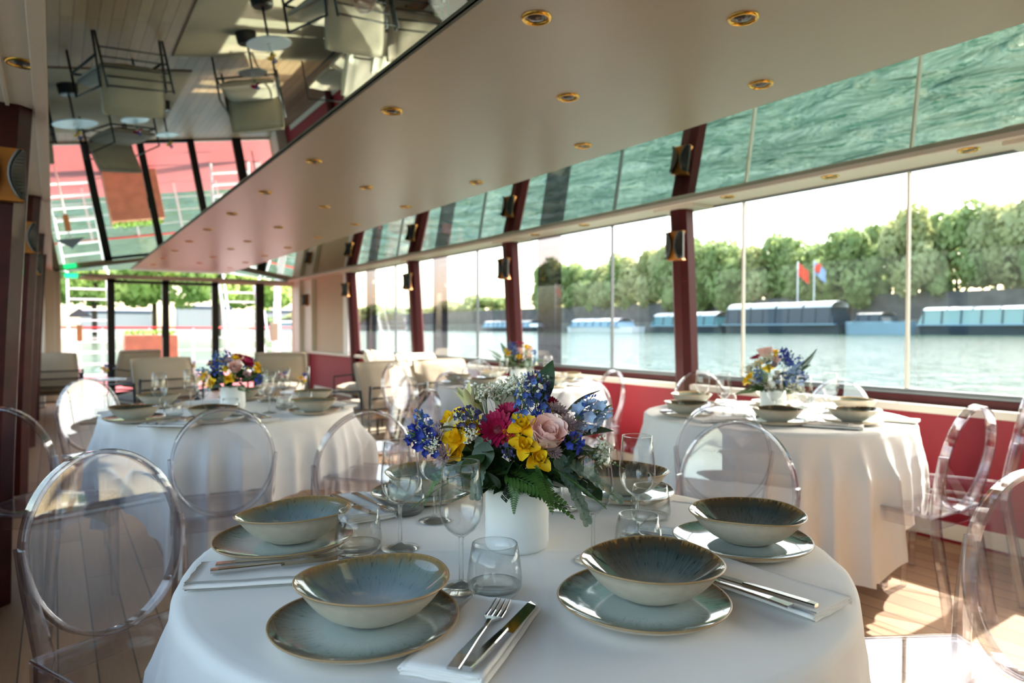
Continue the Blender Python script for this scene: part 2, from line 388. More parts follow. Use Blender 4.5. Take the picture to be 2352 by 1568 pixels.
# ------------------------------------------------------------------ room shell
YE, YB = 14.0, -2.3            # end wall, wall behind the camera
ZS, ZM = 2.215, 2.13           # soffit, foot of the mirrors
MB().box(-.6, 4.25, YB, YE, -.06, 0).build('floor', 'planks')
struct(bpy.data.objects['floor'], 'oak plank floor')
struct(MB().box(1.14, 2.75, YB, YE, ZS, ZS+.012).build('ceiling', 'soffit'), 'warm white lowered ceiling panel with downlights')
def slope(x0, z0, x1, z1, name, mat, y0, y1, lab):
    m = MB(); m.add([(x0, y0, z0), (x1, y0, z1), (x1, y1, z1), (x0, y1, z0), (x0, y0, z0+.02), (x1, y0, z1+.02), (x1, y1, z1+.02), (x0, y1, z0+.02)],
        [(0, 3, 2, 1), (4, 5, 6, 7), (0, 1, 5, 4), (1, 2, 6, 5), (2, 3, 7, 6), (3, 0, 4, 7)])
    return struct(m.build(name, mat), lab)
SL = .088
slope(-.01, ZM, 1.16, ZM+SL*1.17, 'ceiling', 'mirror', YB, YE, 'tinted mirror ceiling along the left side')
slope(2.73, ZM+SL*1.13, 3.86, ZM, 'ceiling', 'mirror', YB, YE, 'tinted mirror ceiling along the window side')
struct(MB().box(-.52, -.01, YB, YE, ZM-.005, ZM+.03).build('ceiling', 'cream'), 'white ceiling strip above the left wall')
struct(MB().box(-.06, -.012, YB, YE, ZM-.022, ZM-.006).build('trim_1', 'cream', bevel=.004))
struct(MB().box(-.16, -.145, YB, YE, ZM-.016, ZM-.006).build('trim_2', 'cream', bevel=.004))
struct(MB().box(3.86, 4.14, YB, YE, ZM-.03, ZM+.03).build('trim_3', 'cream', bevel=.006), 'cream strip between mirror ceiling and windows')
struct(MB().box(-.55, 4.2, YB-.08, YB, 0, 2.3).build('wall_back', 'beige'))
struct(MB().box(-.55, 4.2, YB, YE, 2.262, 2.30).build('ceiling', 'cream'), 'roof above the panels')
# right wall: red dado, ledge, red lower frame, leaning columns, windows
struct(MB().box(4.10, 4.22, YB, YE, 0, .71).build('wall_right', 'red_wall'), 'crimson wall below the windows')
struct(MB().box(4.085, 4.10, YB, 12.9, .02, .11).build('baseboard_right', 'cream', bevel=.003))
struct(MB().box(4.02, 4.24, YB, YE, .71, .755).build('trim_4', 'cream', bevel=.006), 'cream window ledge')
struct(MB().box(4.10, 4.2, YB, 11.1, .755, .80).build('trim_5', 'red_paint', bevel=.004), 'dark red lower window rail')
struct(MB().box(4.11, 4.17, YB, 11.1, .80, .815).build('trim_6', 'grey_metal'))
def column(y, side, n, y2=None):
    # side +1 right wall, -1 left wall
    if side > 0: xt, xb, wv = 3.995, 4.095, .078
    else: xt, xb, wv = -.155, -.255, .088
    m = MB(); prof = []
    a, b = wv, .082
    oct_ = [(-a, -b*.45), (-a*.5, -b), (a*.5, -b), (a, -b*.45), (a, b*.45), (a*.5, b), (-a*.5, b), (-a, b*.45)]
    rows = 7; vs = []
    for i in range(rows+1):
        f = i/rows; z = 2.125*f
        x = xb+(xt-xb)*(f**1.35)
        for (u, v) in oct_: vs.append((x+u, y+v, z))
    fs = []
    for i in range(rows):
        for j in range(8): fs.append((i*8+j, i*8+(j+1) % 8, (i+1)*8+(j+1) % 8, (i+1)*8+j))
    fs.append(tuple(range(8))[::-1]); fs.append(tuple(rows*8+j for j in range(8)))
    m.add(vs, fs)
    return struct(m.build('trim_%d' % n, 'red_paint' if side > 0 else 'mahogany'), 'dark red leaning window column' if side > 0 else 'dark varnished mahogany pilaster')
COLY = [1.30, 3.67, 6.04, 8.38, 10.70]
for i, y in enumerate([-1.07]+COLY): column(y, 1, 10+i)
for i, y in enumerate([-1.07, 1.30]+COLY[1:]): column(y, -1, 20+i)
for i, y in enumerate(COLY): struct(MB().box(3.90, 4.13, y-.20, y+.20, ZM-.052, ZM-.03).build('trim_%d' % (30+i), 'cream', bevel=.004), 'cream joint plate on top of a column')
# wall sconces
def make_sconce():
    r = thing('wall_sconce', 'x', 'wall lamp')
    # local: plate lies in the XZ plane, lamp faces -Y
    def hour(w0, w1, h, y0, y1, n=12):
        m = MB(); vs = []
        for i in range(n+1):
            f = -1+2*i/n; wd = w1+(w0-w1)*f*f
            for (x, y) in ((-wd, y0), (wd, y0), (wd, y1), (-wd, y1)): vs.append((x, y, f*h))
        fs = [(i*4+j, i*4+(j+1) % 4, i*4+4+(j+1) % 4, i*4+4+j) for i in range(n) for j in range(4)]
        fs += [(3, 2, 1, 0), (n*4, n*4+1, n*4+2, n*4+3)]
        return m.add(vs, fs)
    hour(.066, .034, .11, -.042, .008).build('backplate', 'copper', r, bevel=.002)
    for sg in (-1, 1):
        m = MB(); vs = []; n = 14
        for i in range(n+1):
            f = -1+2*i/n; x0 = sg*(.018+.036*f*f); x1 = sg*(.026+.040*f*f); x2 = sg*.074
            z = f*.100
            for (x, y) in ((x0, -.072), (x1, -.078), (x2, -.05), (x2, -.03), (x0, -.045)): vs.append((x, y, z))
        fs = [(i*5+j, i*5+(j+1) % 5, i*5+5+(j+1) % 5, i*5+5+j) for i in range(n) for j in range(5)] + [(4, 3, 2, 1, 0), tuple(n*5+j for j in range(5))]
        sh_ = m.add(vs, fs).build('shade', 'black', r)
        e = MB().tube([(sg*(.016+.036*(-1+2*i/12)**2), -.076, (-1+2*i/12)*.1) for i in range(13)], .0045, 6).build('rim', 'grey_metal', sh_, smooth=True)
    return r
sc0 = make_sconce(); first = True
slab = {1.30: 'just outside', 3.67: 'first window column from the front', 6.04: 'second window column from the front', 8.38: 'third window column from the front', 10.70: 'fourth window column from the front'}
llab = {3.67: 'nearest mahogany pilaster at the left edge', 6.04: 'second mahogany pilaster on the left', 8.38: 'third mahogany pilaster on the left', 10.70: 'farthest mahogany pilaster on the left'}
for y in COLY[1:]:
    if first:
        sc0.location = (3.925, y-.03, 1.80); sc0.rotation_euler = (0, 0, -1.36); sc0['label'] = 'black and copper spool-shaped lamp on the '+slab[y]; sc0['group'] = 'wall sconces on the columns'; first = False
    else: dup(sc0, (3.925, y-.03, 1.80), -1.36, 'black and copper spool-shaped lamp on the '+slab[y])
for y in COLY[1:4]: dup(sc0, (-.165, y-.086, 1.82), 0, 'black and amber spool-shaped lamp on the '+llab[y])
# right windows
PY = [(-2.55, -1.1), (-1.05, 1.27)]
wn = 1
def pane(m, y0, y1, x=4.14): m.box(x, x+.006, y0, y1, .815, ZM-.03)
def window(y0, y1, segs, mull):
    global wn
    f = MB()
    f.box(4.125, 4.165, y0, y1, .815, .83); f.box(4.125, 4.165, y0, y1, ZM-.042, ZM-.03)
    o = struct(f.build('window_%d' % wn, 'grey_metal'), 'side window between columns'); wn += 1
    for (a, b, k) in segs:
        m = MB(); pane(m, a, b); m.build({'pane': 'pane', 'dark_pane': 'smoked_pane', 'clear': 'clear_pane'}[k], k, o)
    for y in mull:
        MB().box(4.128, 4.158, y-.006, y+.006, .82, ZM-.035).build('mullion', 'grey_metal' if len(segs) > 3 else 'cream', o)
window(YB, -1.07, [(YB, -1.07, 'pane')], [])
window(-1.07, 1.30, [(-1.07, .1, 'pane'), (.1, 1.30, 'pane')], [.1])
window(1.30, 3.67, [(1.30, 2.055, 'pane'), (2.065, 3.205, 'pane'), (3.215, 3.67, 'pane')], [2.06, 3.21])
for Y0, Y1 in ((6.04, 3.67), (8.38, 6.04), (10.70, 8.38)):
    window(Y1, Y0, [(Y0-.30, Y0, 'pane'), (Y0-.69, Y0-.30, 'dark_pane'), (Y0-1.43, Y0-.69, 'pane'), (Y0-1.77, Y0-1.43, 'clear'), (Y1, Y0-1.77, 'pane')], [Y0-1.43])
# right end panels
struct(MB().box(4.08, 4.2, 11.15, 12.75, .755, 2.1).build('wall_right', 'beige', bevel=.004), 'beige fabric wall panel past the windows')
struct(MB().box(4.05, 4.2, 10.98, 11.2, .755, 2.1).build('trim_40', 'white'), 'white window jamb')
struct(MB().box(4.00, 4.2, 12.75, 13.25, .755, 2.1).build('trim_41', 'cream', bevel=.01), 'cream box post')
struct(MB().box(3.92, 4.2, 13.25, 13.6, 0, 2.1).build('trim_42', 'cream', bevel=.01), 'cream box post beside the end window')
struct(MB().box(3.98, 4.2, 13.6, 13.98, 0, 2.1).build('trim_43', 'beige', bevel=.01), 'beige post at the corner')
dup(sc0, (3.985, 13.0, 1.72), -PI/2, 'small black and copper lamp on the cream post beside the beige panel')
# left wall: dado, windows, cream posts at the far end
struct(MB().box(-.60, -.50, YB, YE, 0, .78).build('wall_left', 'mahogany'), 'dark wooden wall below the left windows')
f = MB()
struct(MB().box(-.60, -.48, YB, YE, .78, .82).build('trim_44', 'mahogany', bevel=.005))
struct(MB().box(-.60, -.50, YB, -1.07, .82, ZM).build('wall_left', 'mahogany'), 'dark wooden wall at the left behind the camera')
for i in range(1, 7):
    y0 = [YB, -1.07, 1.3, 3.67, 6.04, 8.38, 10.7][i]; y1 = [-1.07, 1.3, 3.67, 6.04, 8.38, 10.7, 12.4][i]
    o = struct(MB().box(-.56, -.53, y0, y1, .82, .84).box(-.56, -.53, y0, y1, ZM-.03, ZM).build('window_%d' % (20+i), 'grey_metal'), 'left side window')
    MB().box(-.55, -.544, y0, y1, .84, ZM-.03).build('pane', 'pane', o)
struct(MB().box(-.55, -.12, 12.4, 13.2, 0, ZM).build('trim_45', 'cream', bevel=.01), 'cream wall panel at the far left corner')
struct(MB().box(-.55, .02, 13.2, 13.6, 0, ZM).build('trim_46', 'cream', bevel=.01), 'cream post at the far left corner')
struct(MB().box(-.55, .10, 13.6, 13.98, 0, ZM).build('trim_47', 'cream', bevel=.01), 'narrow cream post at the far left corner')
struct(MB().box(-.02, 3.98, 13.86, 14.0, ZM-.075, ZM-.005).build('trim_48', 'cream', bevel=.004), 'cream beam above the end glazing')
# end wall glazing (black frame)
def dbox(*a): return MB().box(*a)
fr = MB()
for (a, b) in ((.78, .895), (1.645, 1.755), (2.485, 2.60), (3.28, 3.44)): fr.box(a, b, 13.92, 14.0, 0, ZM-.075)
fr.box(.78, 2.60, 13.92, 14.0, 1.98, 2.03)
d1 = struct(fr.build('door_1', 'black', bevel=.003), 'black framed glass double door at the end of the saloon')
MB().box(.895, 1.645, 13.955, 13.961, .02, 1.98).build('door_pane', 'clear', d1)
MB().box(1.755, 2.485, 13.955, 13.961, .02, 1.98).build('door_pane', 'clear', d1)
MB().box(1.625, 1.66, 13.86, 13.92, 1.02, 1.22).build('door_handle', 'black', d1, bevel=.005)
MB().box(.895, 1.645, 13.93, 13.99, 0, .05).box(1.755, 2.485, 13.93, 13.99, 0, .05).build('threshold', 'dark_metal', d1)
for k, (a, b) in enumerate(((.10, .78), (2.60, 3.28), (3.44, 3.98))):
    o = struct(MB().box(a, b, 13.93, 13.99, 0, .04).box(a, b, 13.93, 13.99, 2.02, 2.055).build('window_%d' % (40+k), 'cream'), 'end window')
    MB().box(a, b, 13.955, 13.961, .04, 2.02).build('pane', 'clear', o)
es = MB().box(.16, .34, 13.80, 13.83, 2.035, 2.105).build('exit_sign', 'exit', bevel=.003); tag(es, 'small green exit sign under the beam at the far left', 'sign')
# ------------------------------------------------------------------ downlights
def make_dl():
    r = thing('downlight', 'x', 'ceiling light')
    MB().lathe([(.052, 0), (.050, -.006), (.044, -.008), (.038, -.004), (.036, .012), (.052, .001)], 28).build('ring', 'brass', r, smooth=True)
    MB().lathe([(.0365, .010), (.03, -.001), (.018, -.007), (.0001, -.009)], 24).build('lens', 'lamp_glass', r, smooth=True)
    return r
dl0 = make_dl(); dlo = []
sp = 1.179
rows = {'left row': (1.35, [1.88+sp*i for i in range(-1, 10)]), 'middle row': (1.925, [1.50, 2.44, 4.82, 5.78, 7.2, 8.55, 9.5, 10.7, 11.8]), 'right row': (2.505, [1.86+sp*i for i in range(-1, 10)])}
first = True
ordn = ['nearest', 'second', 'third', 'fourth', 'fifth', 'sixth', 'seventh', 'eighth', 'ninth', 'tenth', 'eleventh']
for rn, (x, ys) in rows.items():
    ys = [y for y in ys if y > (1.0)]
    for i, y in enumerate(ys):
        lb = 'brass-ringed round downlight in the ceiling panel, %s of the %s' % (ordn[i], rn)
        if first: dl0.location = (x, y, ZS-.0005); tag(dl0, lb, None, 'recessed downlights'); first = False
        else: dup(dl0, (x, y, ZS-.0005), 0, lb)
for i, (x, y) in enumerate(((3.93, 1.66), (3.93, 2.42), (3.93, 3.18), (3.93, 4.75), (3.93, 5.5))):
    dup(dl0, (x, y, ZM-.0305), 0, 'brass-ringed downlight in the narrow strip above the windows, %s from the front' % ordn[i].replace('nearest', 'first'))
dup(dl0, (-.085, 3.02, ZM-.0055), 0, 'brass-ringed downlight in the white ceiling strip beside the left pilaster')
struct(MB().box(1.645, 3.9, 6.9, 9.35, 0.001, .008).build('floor', 'rug'), 'large beige carpet inlay under the lounge chairs')
struct(MB().box(.25, 1.95, 9.95, 13.2, 0.001, .008).build('floor', 'rug'), 'second beige carpet inlay near the door')
struct(MB().box(1.63, 1.645, 6.9, 9.35, 0.001, .010).box(.25, 1.95, 9.91, 9.95, .001, .01).build('trim_50', 'rug_edge'))

# ------------------------------------------------------------------ tables and cloths
TAB = {'front': (.750, 1.115, .597), 'left': (.79, 3.86, .61), 'right': (2.985, 2.135, .62), 'back': (3.0, 4.42, .64)}
TZ = .75
def table(key, label):
    x, y, R = TAB[key]
    t = thing('round_table', label, 'table', (x, y, 0), 0, 'round dining tables')
    MB().lathe([(.001, .742), (R-.015, .742), (R-.012, .728), (R-.015, .715), (.001, .715)], 48).build('tabletop', 'white', t)
    MB().lathe([(.001, .03), (.2, .03), (.22, .02), (.22, .0), (.001, 0)], 32).build('base', 'dark_metal', t)
    MB().lathe([(.035, .02), (.03, .3), (.035, .716)], 20).build('pedestal', 'dark_metal', t, smooth=True)
def cloth(key, seed, s, rotc, label, nf=15, amp=1.0):
    x0, y0, R = TAB[key]; rnd = random.Random(seed)
    m = MB(); n = 320; vs = []; rings = []
    ph = [rnd.uniform(0, 6.28) for _ in range(8)]
    def L(a):
        p = a-rotc; c, d = abs(math.cos(p)), abs(math.sin(p))
        return ((c**7+d**7)**(-1/7))*0+min(s/max(c, d), s*1.30) - R
    def top(r, a):
        return .0016*noise.noise(Vector((r*math.cos(a)*5+seed, r*math.sin(a)*5, 0)))+.0011*max(0, 1-abs(noise.noise(Vector((r*math.cos(a)*3.1+seed, r*math.sin(a)*2.3, 3))))*9)+.0013*(math.exp(-(((r*math.cos(a))*.55+(r*math.sin(a))*.83+.03)/.007)**2)+math.exp(-(((r*math.cos(a))*.83-(r*math.sin(a))*.55-.05)/.007)**2))
    for r in [R*i/60 for i in range(0, 61)]: rings.append(('t', r))
    K = 26
    for i in range(1, K+1): rings.append(('d', i/K))
    def fold(a, u):
        # irregular folds, deeper towards the hem and at the corners of the square cloth
        v = 0
        for k, (fr_, am) in enumerate(((nf, .55), (nf*.62, .45), (nf*1.55, .22), (nf*.31, .3))):
            q_ = math.sin(round(fr_)*a+ph[k]+.6*math.sin(2*a+ph[k+2])); v += am*(abs(q_)**.8*(1 if q_ > 0 else -1) if k else 1-2*abs(q_)**.7)
        p = (a-rotc) % (PI/2)-PI/4
        corner = math.exp(-(p/.30)**2)
        return v*(.4+.9*corner), corner
    for kind, q in rings:
        for j in range(n):
            a = 2*PI*j/n
            if kind == 't':
                r = max(q, .0005); z = TZ+.0012+top(r, a)
                if q > R*.97: z -= .0015
            else:
                u = L(a)*q; fv, cr = fold(a, u)
                rd = .018
                if u < rd*1.57:
                    th = u/rd; r = R+rd*math.sin(th)*.6; z = TZ+.0003-rd*(1-math.cos(th))
                else:
                    d = u-rd*1.57; g = min(1, d/.17)**1.15
                    r = R+rd*.6+.04*d+amp*g*(.034+.05*d)*(fv+.5)+.03*cr*g
                    z = TZ-rd-d*(.985-.05*g)
                r += .0025*noise.noise(Vector((a*9, q*12, seed)))
                z = max(z, .012)
            vs.append((x0+r*math.cos(a), y0+r*math.sin(a), z))
    k = len(rings)
    fs = [(i*n+j, i*n+(j+1) % n, (i+1)*n+(j+1) % n, (i+1)*n+j) for i in range(k-1) for j in range(n)]
    m.add(vs, fs); o = m.build('tablecloth', 'cloth', smooth=True)
    for v in o.data.vertices: pass
    return tag(o, label, 'tablecloth', 'white tablecloths')
table('front', 'round dining table under the nearest white cloth'); cloth('front', 3, .98, .55, 'white cloth on the nearest round table with the sharp place settings', 14, .55)
table('left', 'round dining table under the white cloth at the left'); cloth('left', 8, .98, .30, 'white cloth on the round table behind at the left', 17)
table('right', 'round dining table under the white cloth by the right window'); cloth('right', 5, .98, .38, 'white cloth on the round table by the right windows', 15)
table('back', 'round dining table under the white cloth at the back centre'); cloth('back', 11, .98, .2, 'sunlit white cloth on the farthest round table', 14)

# ------------------------------------------------------------------ chairs
def make_chair():
    r = thing('ghost_chair', 'x', 'chair')
    s = MB()
    s.box(-.185, .185, -.20, .20, .448, .460)
    s.box(-.185, .185, .192, .20, .405, .448); s.box(-.185, .185, -.20, -.192, .405, .448)
    s.box(-.185, -.177, -.192, .192, .405, .448); s.box(.177, .185, -.192, .192, .405, .448)
    s.build('seat', 'acryl', r)
    MB().tube([(-.183, .198, .459), (.183, .198, .459), (.183, -.198, .459), (-.183, -.198, .459)], .005, 6, closed=True).build('seat_edge', 'acryl_solid', r, smooth=True)
    for sg in (-1, 1):
        m = MB(); m.beam((sg*.166, .176, .447), (sg*.170, .182, 0), .040, .040, mi=0, w2=.026, h2=.026)
        m.build('leg', 'acryl_solid', r, bevel=.005)
    tilt = math.radians(10.3)
    oc = Vector((0, -.232, .671)); ax, az = .180, .212
    def op(a, off=0, dy=0):
        return oc+Vector((ax*math.cos(a), 0, 0))+Vector((0, -math.sin(tilt), math.cos(tilt)))*az*math.sin(a)+Vector((0, dy, 0))
    for sg in (-1, 1):
        e = op(0.12); e.x *= sg; e2 = op(-.35); e2.x *= sg
        pts = [(sg*.165, -.262, 0), (sg*.158, -.225, .22), (sg*.156, -.196, .40), (sg*.158, -.193, .46), (sg*.168, -.203, .53), (sg*(e2.x*sg+.010), e2.y, e2.z+.01), (sg*(e.x*sg+.008), e.y, e.z)]
        m = MB(); m.rsweep(pts, (0, 1, 0), .03, .036, ws=[.026, .034, .038, .036, .030, .020, .010])
        m.build('leg', 'acryl_solid', r, smooth=False)
    side = Vector((0, math.cos(tilt), math.sin(tilt)))
    m = MB(); m.rsweep([op(2*PI*i/96) for i in range(96)], side, .011, .036, closed=True)
    m.build('back_frame', 'acryl_solid', r, smooth=False)
    m = MB(); vs = []; n = 48; k = 7
    for i in range(k+1):
        f = i/k*.985
        for j in range(n):
            a = 2*PI*j/n
            p = oc+Vector((ax*f*math.cos(a), 0, 0))+Vector((0, -math.sin(tilt), math.cos(tilt)))*az*f*math.sin(a)
            p = p-side*(.011*(1-f*f)); vs.append(p)
    b = len(vs); vs += [v+side*.004 for v in vs]
    fs = [(i*n+j, i*n+(j+1) % n, (i+1)*n+(j+1) % n, (i+1)*n+j) for i in range(k) for j in range(n)]
    fs += [(b+i*n+j, b+(i+1)*n+j, b+(i+1)*n+(j+1) % n, b+i*n+(j+1) % n) for i in range(k) for j in range(n)]
    m.add(vs, fs).build('back_panel', 'acryl', r, smooth=True)
    return r
ch0 = make_chair()
# back top point (x, y) and the direction the chair faces
CH = [(.085, 1.95, (.42, -.91), 'clear acrylic oval-back chair at the front left, seen from the front'),
      (.528, 2.737, (.13, .99), 'clear acrylic oval-back chair in front of the left table'),
      (.150, 4.807, (.50, -.86), 'clear acrylic oval-back chair at the far left side of the left table'),
      (.941, 2.35, (.05, 1), 'clear acrylic chair pulled out between the left table and the nearest bouquet'),
      (-.18, 3.20, (.55, .83), 'clear acrylic chair cut off by the left edge before the pilaster'),
      (1.832, 1.429, (-.93, -.36), 'clear acrylic chair between the front table and the right table, facing the camera'),
      (2.203, 1.802, (.80, .60), 'clear acrylic chair at the left side of the right table, behind another chair'),
      (2.964, 1.203, (.02, 1), 'clear acrylic chair seen from the side at the near side of the right table'),
      (3.56, 1.25, (-.35, .93), 'clear acrylic chair by the red wall, cut off at the right edge'),
      (1.73, .56, (-.86, .5), 'large clear acrylic chair cut off at the lower right corner'),
      (3.66, 3.20, (-.50, -.86), 'clear acrylic chair behind the right table in front of the first column'),
      (3.82, 2.27, (-1, -.1), 'clear acrylic chair on the window side of the right table'),
      (3.30, 5.55, (-.15, -1), 'clear acrylic chair on the far side of the back table'),
      (2.245, 4.157, (.95, .25), 'clear acrylic chair at the left side of the back table'),
      (2.628, 3.157, (.30, .95), 'clear acrylic chair on the near side of the back table, the left of two'),
      (3.287, 3.64, (-.25, .97), 'clear acrylic chair before the bright red wall at the back table'),
      (2.40, 5.45, (.5, -.86), 'clear acrylic chair seen edge-on beside the cushioned armchairs'),
      (1.853, 3.946, (-1, .05), 'clear acrylic chair on the right side of the left table, the farther one'),
      (1.519, 3.012, (-.62, .78), 'clear acrylic chair on the right side of the left table, the nearer one')]
for i, (x, y, d, lab) in enumerate(CH):
    d = Vector(d).normalized(); rz = math.atan2(-d.x, d.y)
    loc = (x+d.x*.274, y+d.y*.274, 0)
    if i == 0: ch0.location = loc; ch0.rotation_euler = (0, 0, rz); tag(ch0, lab, None, 'clear acrylic dining chairs')
    else: dup(ch0, loc, rz, lab)

# ------------------------------------------------------------------ tableware
TT = TZ+.004       # top of the cloth
def dish(R, H, foot, rimz, seed, wob=.018, steep=1.9):
    rnd = random.Random(seed); p1, p2, p3 = [rnd.uniform(0, 6.28) for _ in range(3)]
    ins = [(0.0005, .010), (foot*.6, .0105)]
    for i in range(1, 13):
        f = i/12; rr = foot*.6+(R-foot*.6-.002)*f; ins.append((rr, .0105+(H-.0105)*f**steep))
    rim = [(R, H+.0008), (R+.0012, H-.0006), (R, H-.0024)]
    out = [(foot+(R-foot-.004)*f, .004+(H-.008)*(f**(steep*1.02))) for f in [1-i/10 for i in range(0, 11)]]
    prof = ins+rim+out+[(foot, 0), (foot*.92, 0), (foot*.9, .003), (.0005, .003)]
    mis = []
    for i in range(len(prof)-1):
        mis.append(0 if i < len(ins)-1 else (1 if i < len(ins)+2 else 2))
    rf = lambda a, r: 1+(wob*math.sin(2*a+p1)+wob*.6*math.sin(3*a+p2))*(r/R)**3
    zf = lambda a, r: (rimz*math.sin(2*a+p3)+rimz*.5*math.sin(3*a+p1))*max(0, (r/R))**5 if r > foot*1.05 else 0
    return MB().lathe(prof, 72, rf=rf, zf=zf, mis=mis)
plate_me = dish(PL_R, .021, .082, .0016, 4, .012, 3.2).data('dinner_plate', ['glaze_plate', 'rim_tan', 'glaze_out'])
bowl_p = dish(BW_R, .056, .046, .0024, 9, .012, 1.9).data('shallow_bowl', ['glaze_bowl_pale', 'rim_tan', 'glaze_out'])
bowl_d = dish(BW_R, .056, .046, .0024, 9, .012, 1.9).data('shallow_bowl_dark', ['glaze_bowl_dark', 'rim_tan', 'glaze_out'])
def lerp(a, b, f): return a+(b-a)*f
# wine glass, thin blown shell
wo = [(.0355, 0), (.036, .0012), (.020, .0042), (.008, .008), (.0042, .014), (.0036, .04), (.0036, .078), (.005, .084), (.012, .0885), (.024, .098), (.0325, .112), (.0368, .130), (.0362, .150), (.0335, .175), (.0305, .2080)]
wi = [(.0297, .2082), (.0327, .175), (.0354, .150), (.0360, .130), (.0317, .1128), (.0232, .0992), (.0115, .0905), (.0004, .0880)]
wine_me = MB().lathe(wo+wi+[], 40).data('bowl_of_glass', 'glassware')
foot_me = MB().lathe([(.0004, 0.0), (.0355, 0.0)]+wo[1:8]+[(.0004, .0865)], 40).data('foot_and_stem', 'glass_thick')
wine_me = MB().lathe(wo[7:]+wi, 40).data('wine_bowl', 'glassware')
to = [(.0004, 0), (.031, 0), (.038, .004), (.0435, .016), (.0445, .028), (.0415, .055), (.0365, .082)]
ti = [(.0355, .082), (.0404, .055), (.0433, .028), (.0422, .018), (.036, .0100), (.0004, .0085)]
rimw_me = MB().tube([(.0301*math.cos(2*PI*i/40), .0301*math.sin(2*PI*i/40), .2081) for i in range(40)], .0006, 6, closed=True).data('rim', 'glass_thick')
rimt_me = MB().tube([(.0360*math.cos(2*PI*i/40), .0360*math.sin(2*PI*i/40), .082) for i in range(40)], .0007, 6, closed=True).data('rim', 'glass_thick')
tumb_me = MB().lathe(to[3:]+ti[:-2], 40).data('tumbler_wall', 'glassware')
tbase_me = MB().lathe(to[:4]+[(.0422, .018), (.036, .0100), (.0004, .0085)], 40).data('tumbler_base', 'glass_thick')
def fork_data():
    m = MB(); L = .195
    pts = [(0, 0, .0045), (0, .03, .005), (0, .08, .0035), (0, .115, .002), (0, .135, .0035)]
    m.rsweep(pts, (0, 0, 1), .01, .0035, ws=[.015, .014, .008, .0055, .007])
    m.add([(-.0035, .133, .002), (.0035, .133, .002), (.0125, .150, .0), (-.0125, .150, .0), (-.0035, .133, .0045), (.0035, .133, .0045), (.0125, .150, .0025), (-.0125, .150, .0025)],
          [(3, 2, 1, 0), (4, 5, 6, 7), (0, 1, 5, 4), (1, 2, 6, 5), (2, 3, 7, 6), (3, 0, 4, 7)])
    for x in (-.0105, -.0035, .0035, .0105):
        m.rsweep([(x, .149, .0012), (x, .17, .0018), (x*.97, .198, .0062)], (0, 0, 1), .004, .002, ws=[.0042, .0036, .0016])
    return m
def knife_parts():
    h = MB().rsweep([(0, 0, .0045), (0, .012, .0048), (0, .07, .0045), (0, .105, .004), (0, .118, .0035)], (0, 0, 1), .01, .0068, ws=[.012, .0145, .013, .0105, .008])
    b = MB(); vs = []; n = 10
    for i in range(n+1):
        f = i/n; y = .112+.11*f; wd = .0105*(1-.15*f)*(1 if f < .78 else max(.03, math.sqrt(max(0, 1-((f-.78)/.22)**2)))); x0 = -.005
        for (x, z) in ((x0, .0052), (x0+wd*2*.85, .0034), (x0, .0026)): vs.append((x, y, z))
    fs = [(i*3+j, i*3+(j+1) % 3, i*3+3+(j+1) % 3, i*3+3+j) for i in range(n) for j in range(3)]+[(2, 1, 0), (n*3, n*3+1, n*3+2)]
    b.add(vs, fs); return h, b
fork0_me = fork_data().data('fork', 'steel', smooth=False); fork0_me.transform(Matrix.Scale(1.08, 4))
kh, kb = knife_parts(); kh_me = kh.data('handle', 'steel', smooth=False); kb_me = kb.data('blade', 'steel', smooth=False)
def napkin_data(L, W, layers=4, seed=1):
    # folded cloth: continuous zig-zag ribbon with rounded folds, extruded along Y
    m = MB(); t = .0021; cen = []
    for k in range(layers):
        z = .0015+k*.0034; xs = [(-W/2+.002*k), (W/2-.002*k)] if k % 2 == 0 else [(W/2-.002*(k-1)), (-W/2+.002*(k))]
        for i in range(9): cen.append((lerp(xs[0], xs[1], i/8), z+(.0022*math.exp(-((i-(8 if True else 0))/1.5)**2)*(1 if k < layers-1 else 0))))
        if k < layers-1:
            sx = 1 if k % 2 == 0 else -1; xe = xs[1]
            for a in (-60, -20, 20, 60):
                cen.append((xe+sx*.0055*math.cos(math.radians(a)), z+.0017+.0030*math.sin(math.radians(a))))
    rnd = random.Random(seed)
    ny = 14; vs = []; K = len(cen)
    for q in range(ny+1):
        y = -L/2+L*q/ny
        for sgn in (-1, 1):
            for i, (x, z) in enumerate(cen):
                a = cen[max(i-1, 0)]; b = cen[min(i+1, K-1)]; d = Vector((b[0]-a[0], b[1]-a[1])).normalized()
                nx, nz = -d.y*t/2*sgn, d.x*t/2*sgn
                wv = .0014*noise.noise(Vector((x*25, y*18, seed)))*(z/.012)
                vs.append((x+nx+.0015*noise.noise(Vector((y*14, z*90, seed+4))), y+(.001*(i % 3) if q in (0, ny) else 0), max(z+nz+wv, .0003)))
    fs = []
    for q in range(ny):
        for i in range(K-1):
            a = q*2*K; b = (q+1)*2*K
            fs.append((a+i, b+i, b+i+1, a+i+1)); fs.append((a+K+i, a+K+i+1, b+K+i+1, b+K+i))
    for q in (0, ny):
        a = q*2*K
        for i in range(K-1): fs.append((a+i, a+i+1, a+K+i+1, a+K+i))
    m.add(vs, fs); return m.data('napkin', 'napkin')
nap_me = napkin_data(.235, .105); 
def nm(kind, me, lab, cat, loc, rz=0, group=None, rx=0, ry=0):
    o = bpy.data.objects.new(kind, me); COL.objects.link(o); o.location = loc; o.rotation_euler = (rx, ry, rz); return tag(o, lab, cat, group)
def wine(lab, x, y):
    r = thing('wine_glass', lab, 'wine glass', (x, y, TT), 0, 'wine glasses'); link('bowl', wine_me, r); link('stem', foot_me, r); link('rim', rimw_me, r); return r
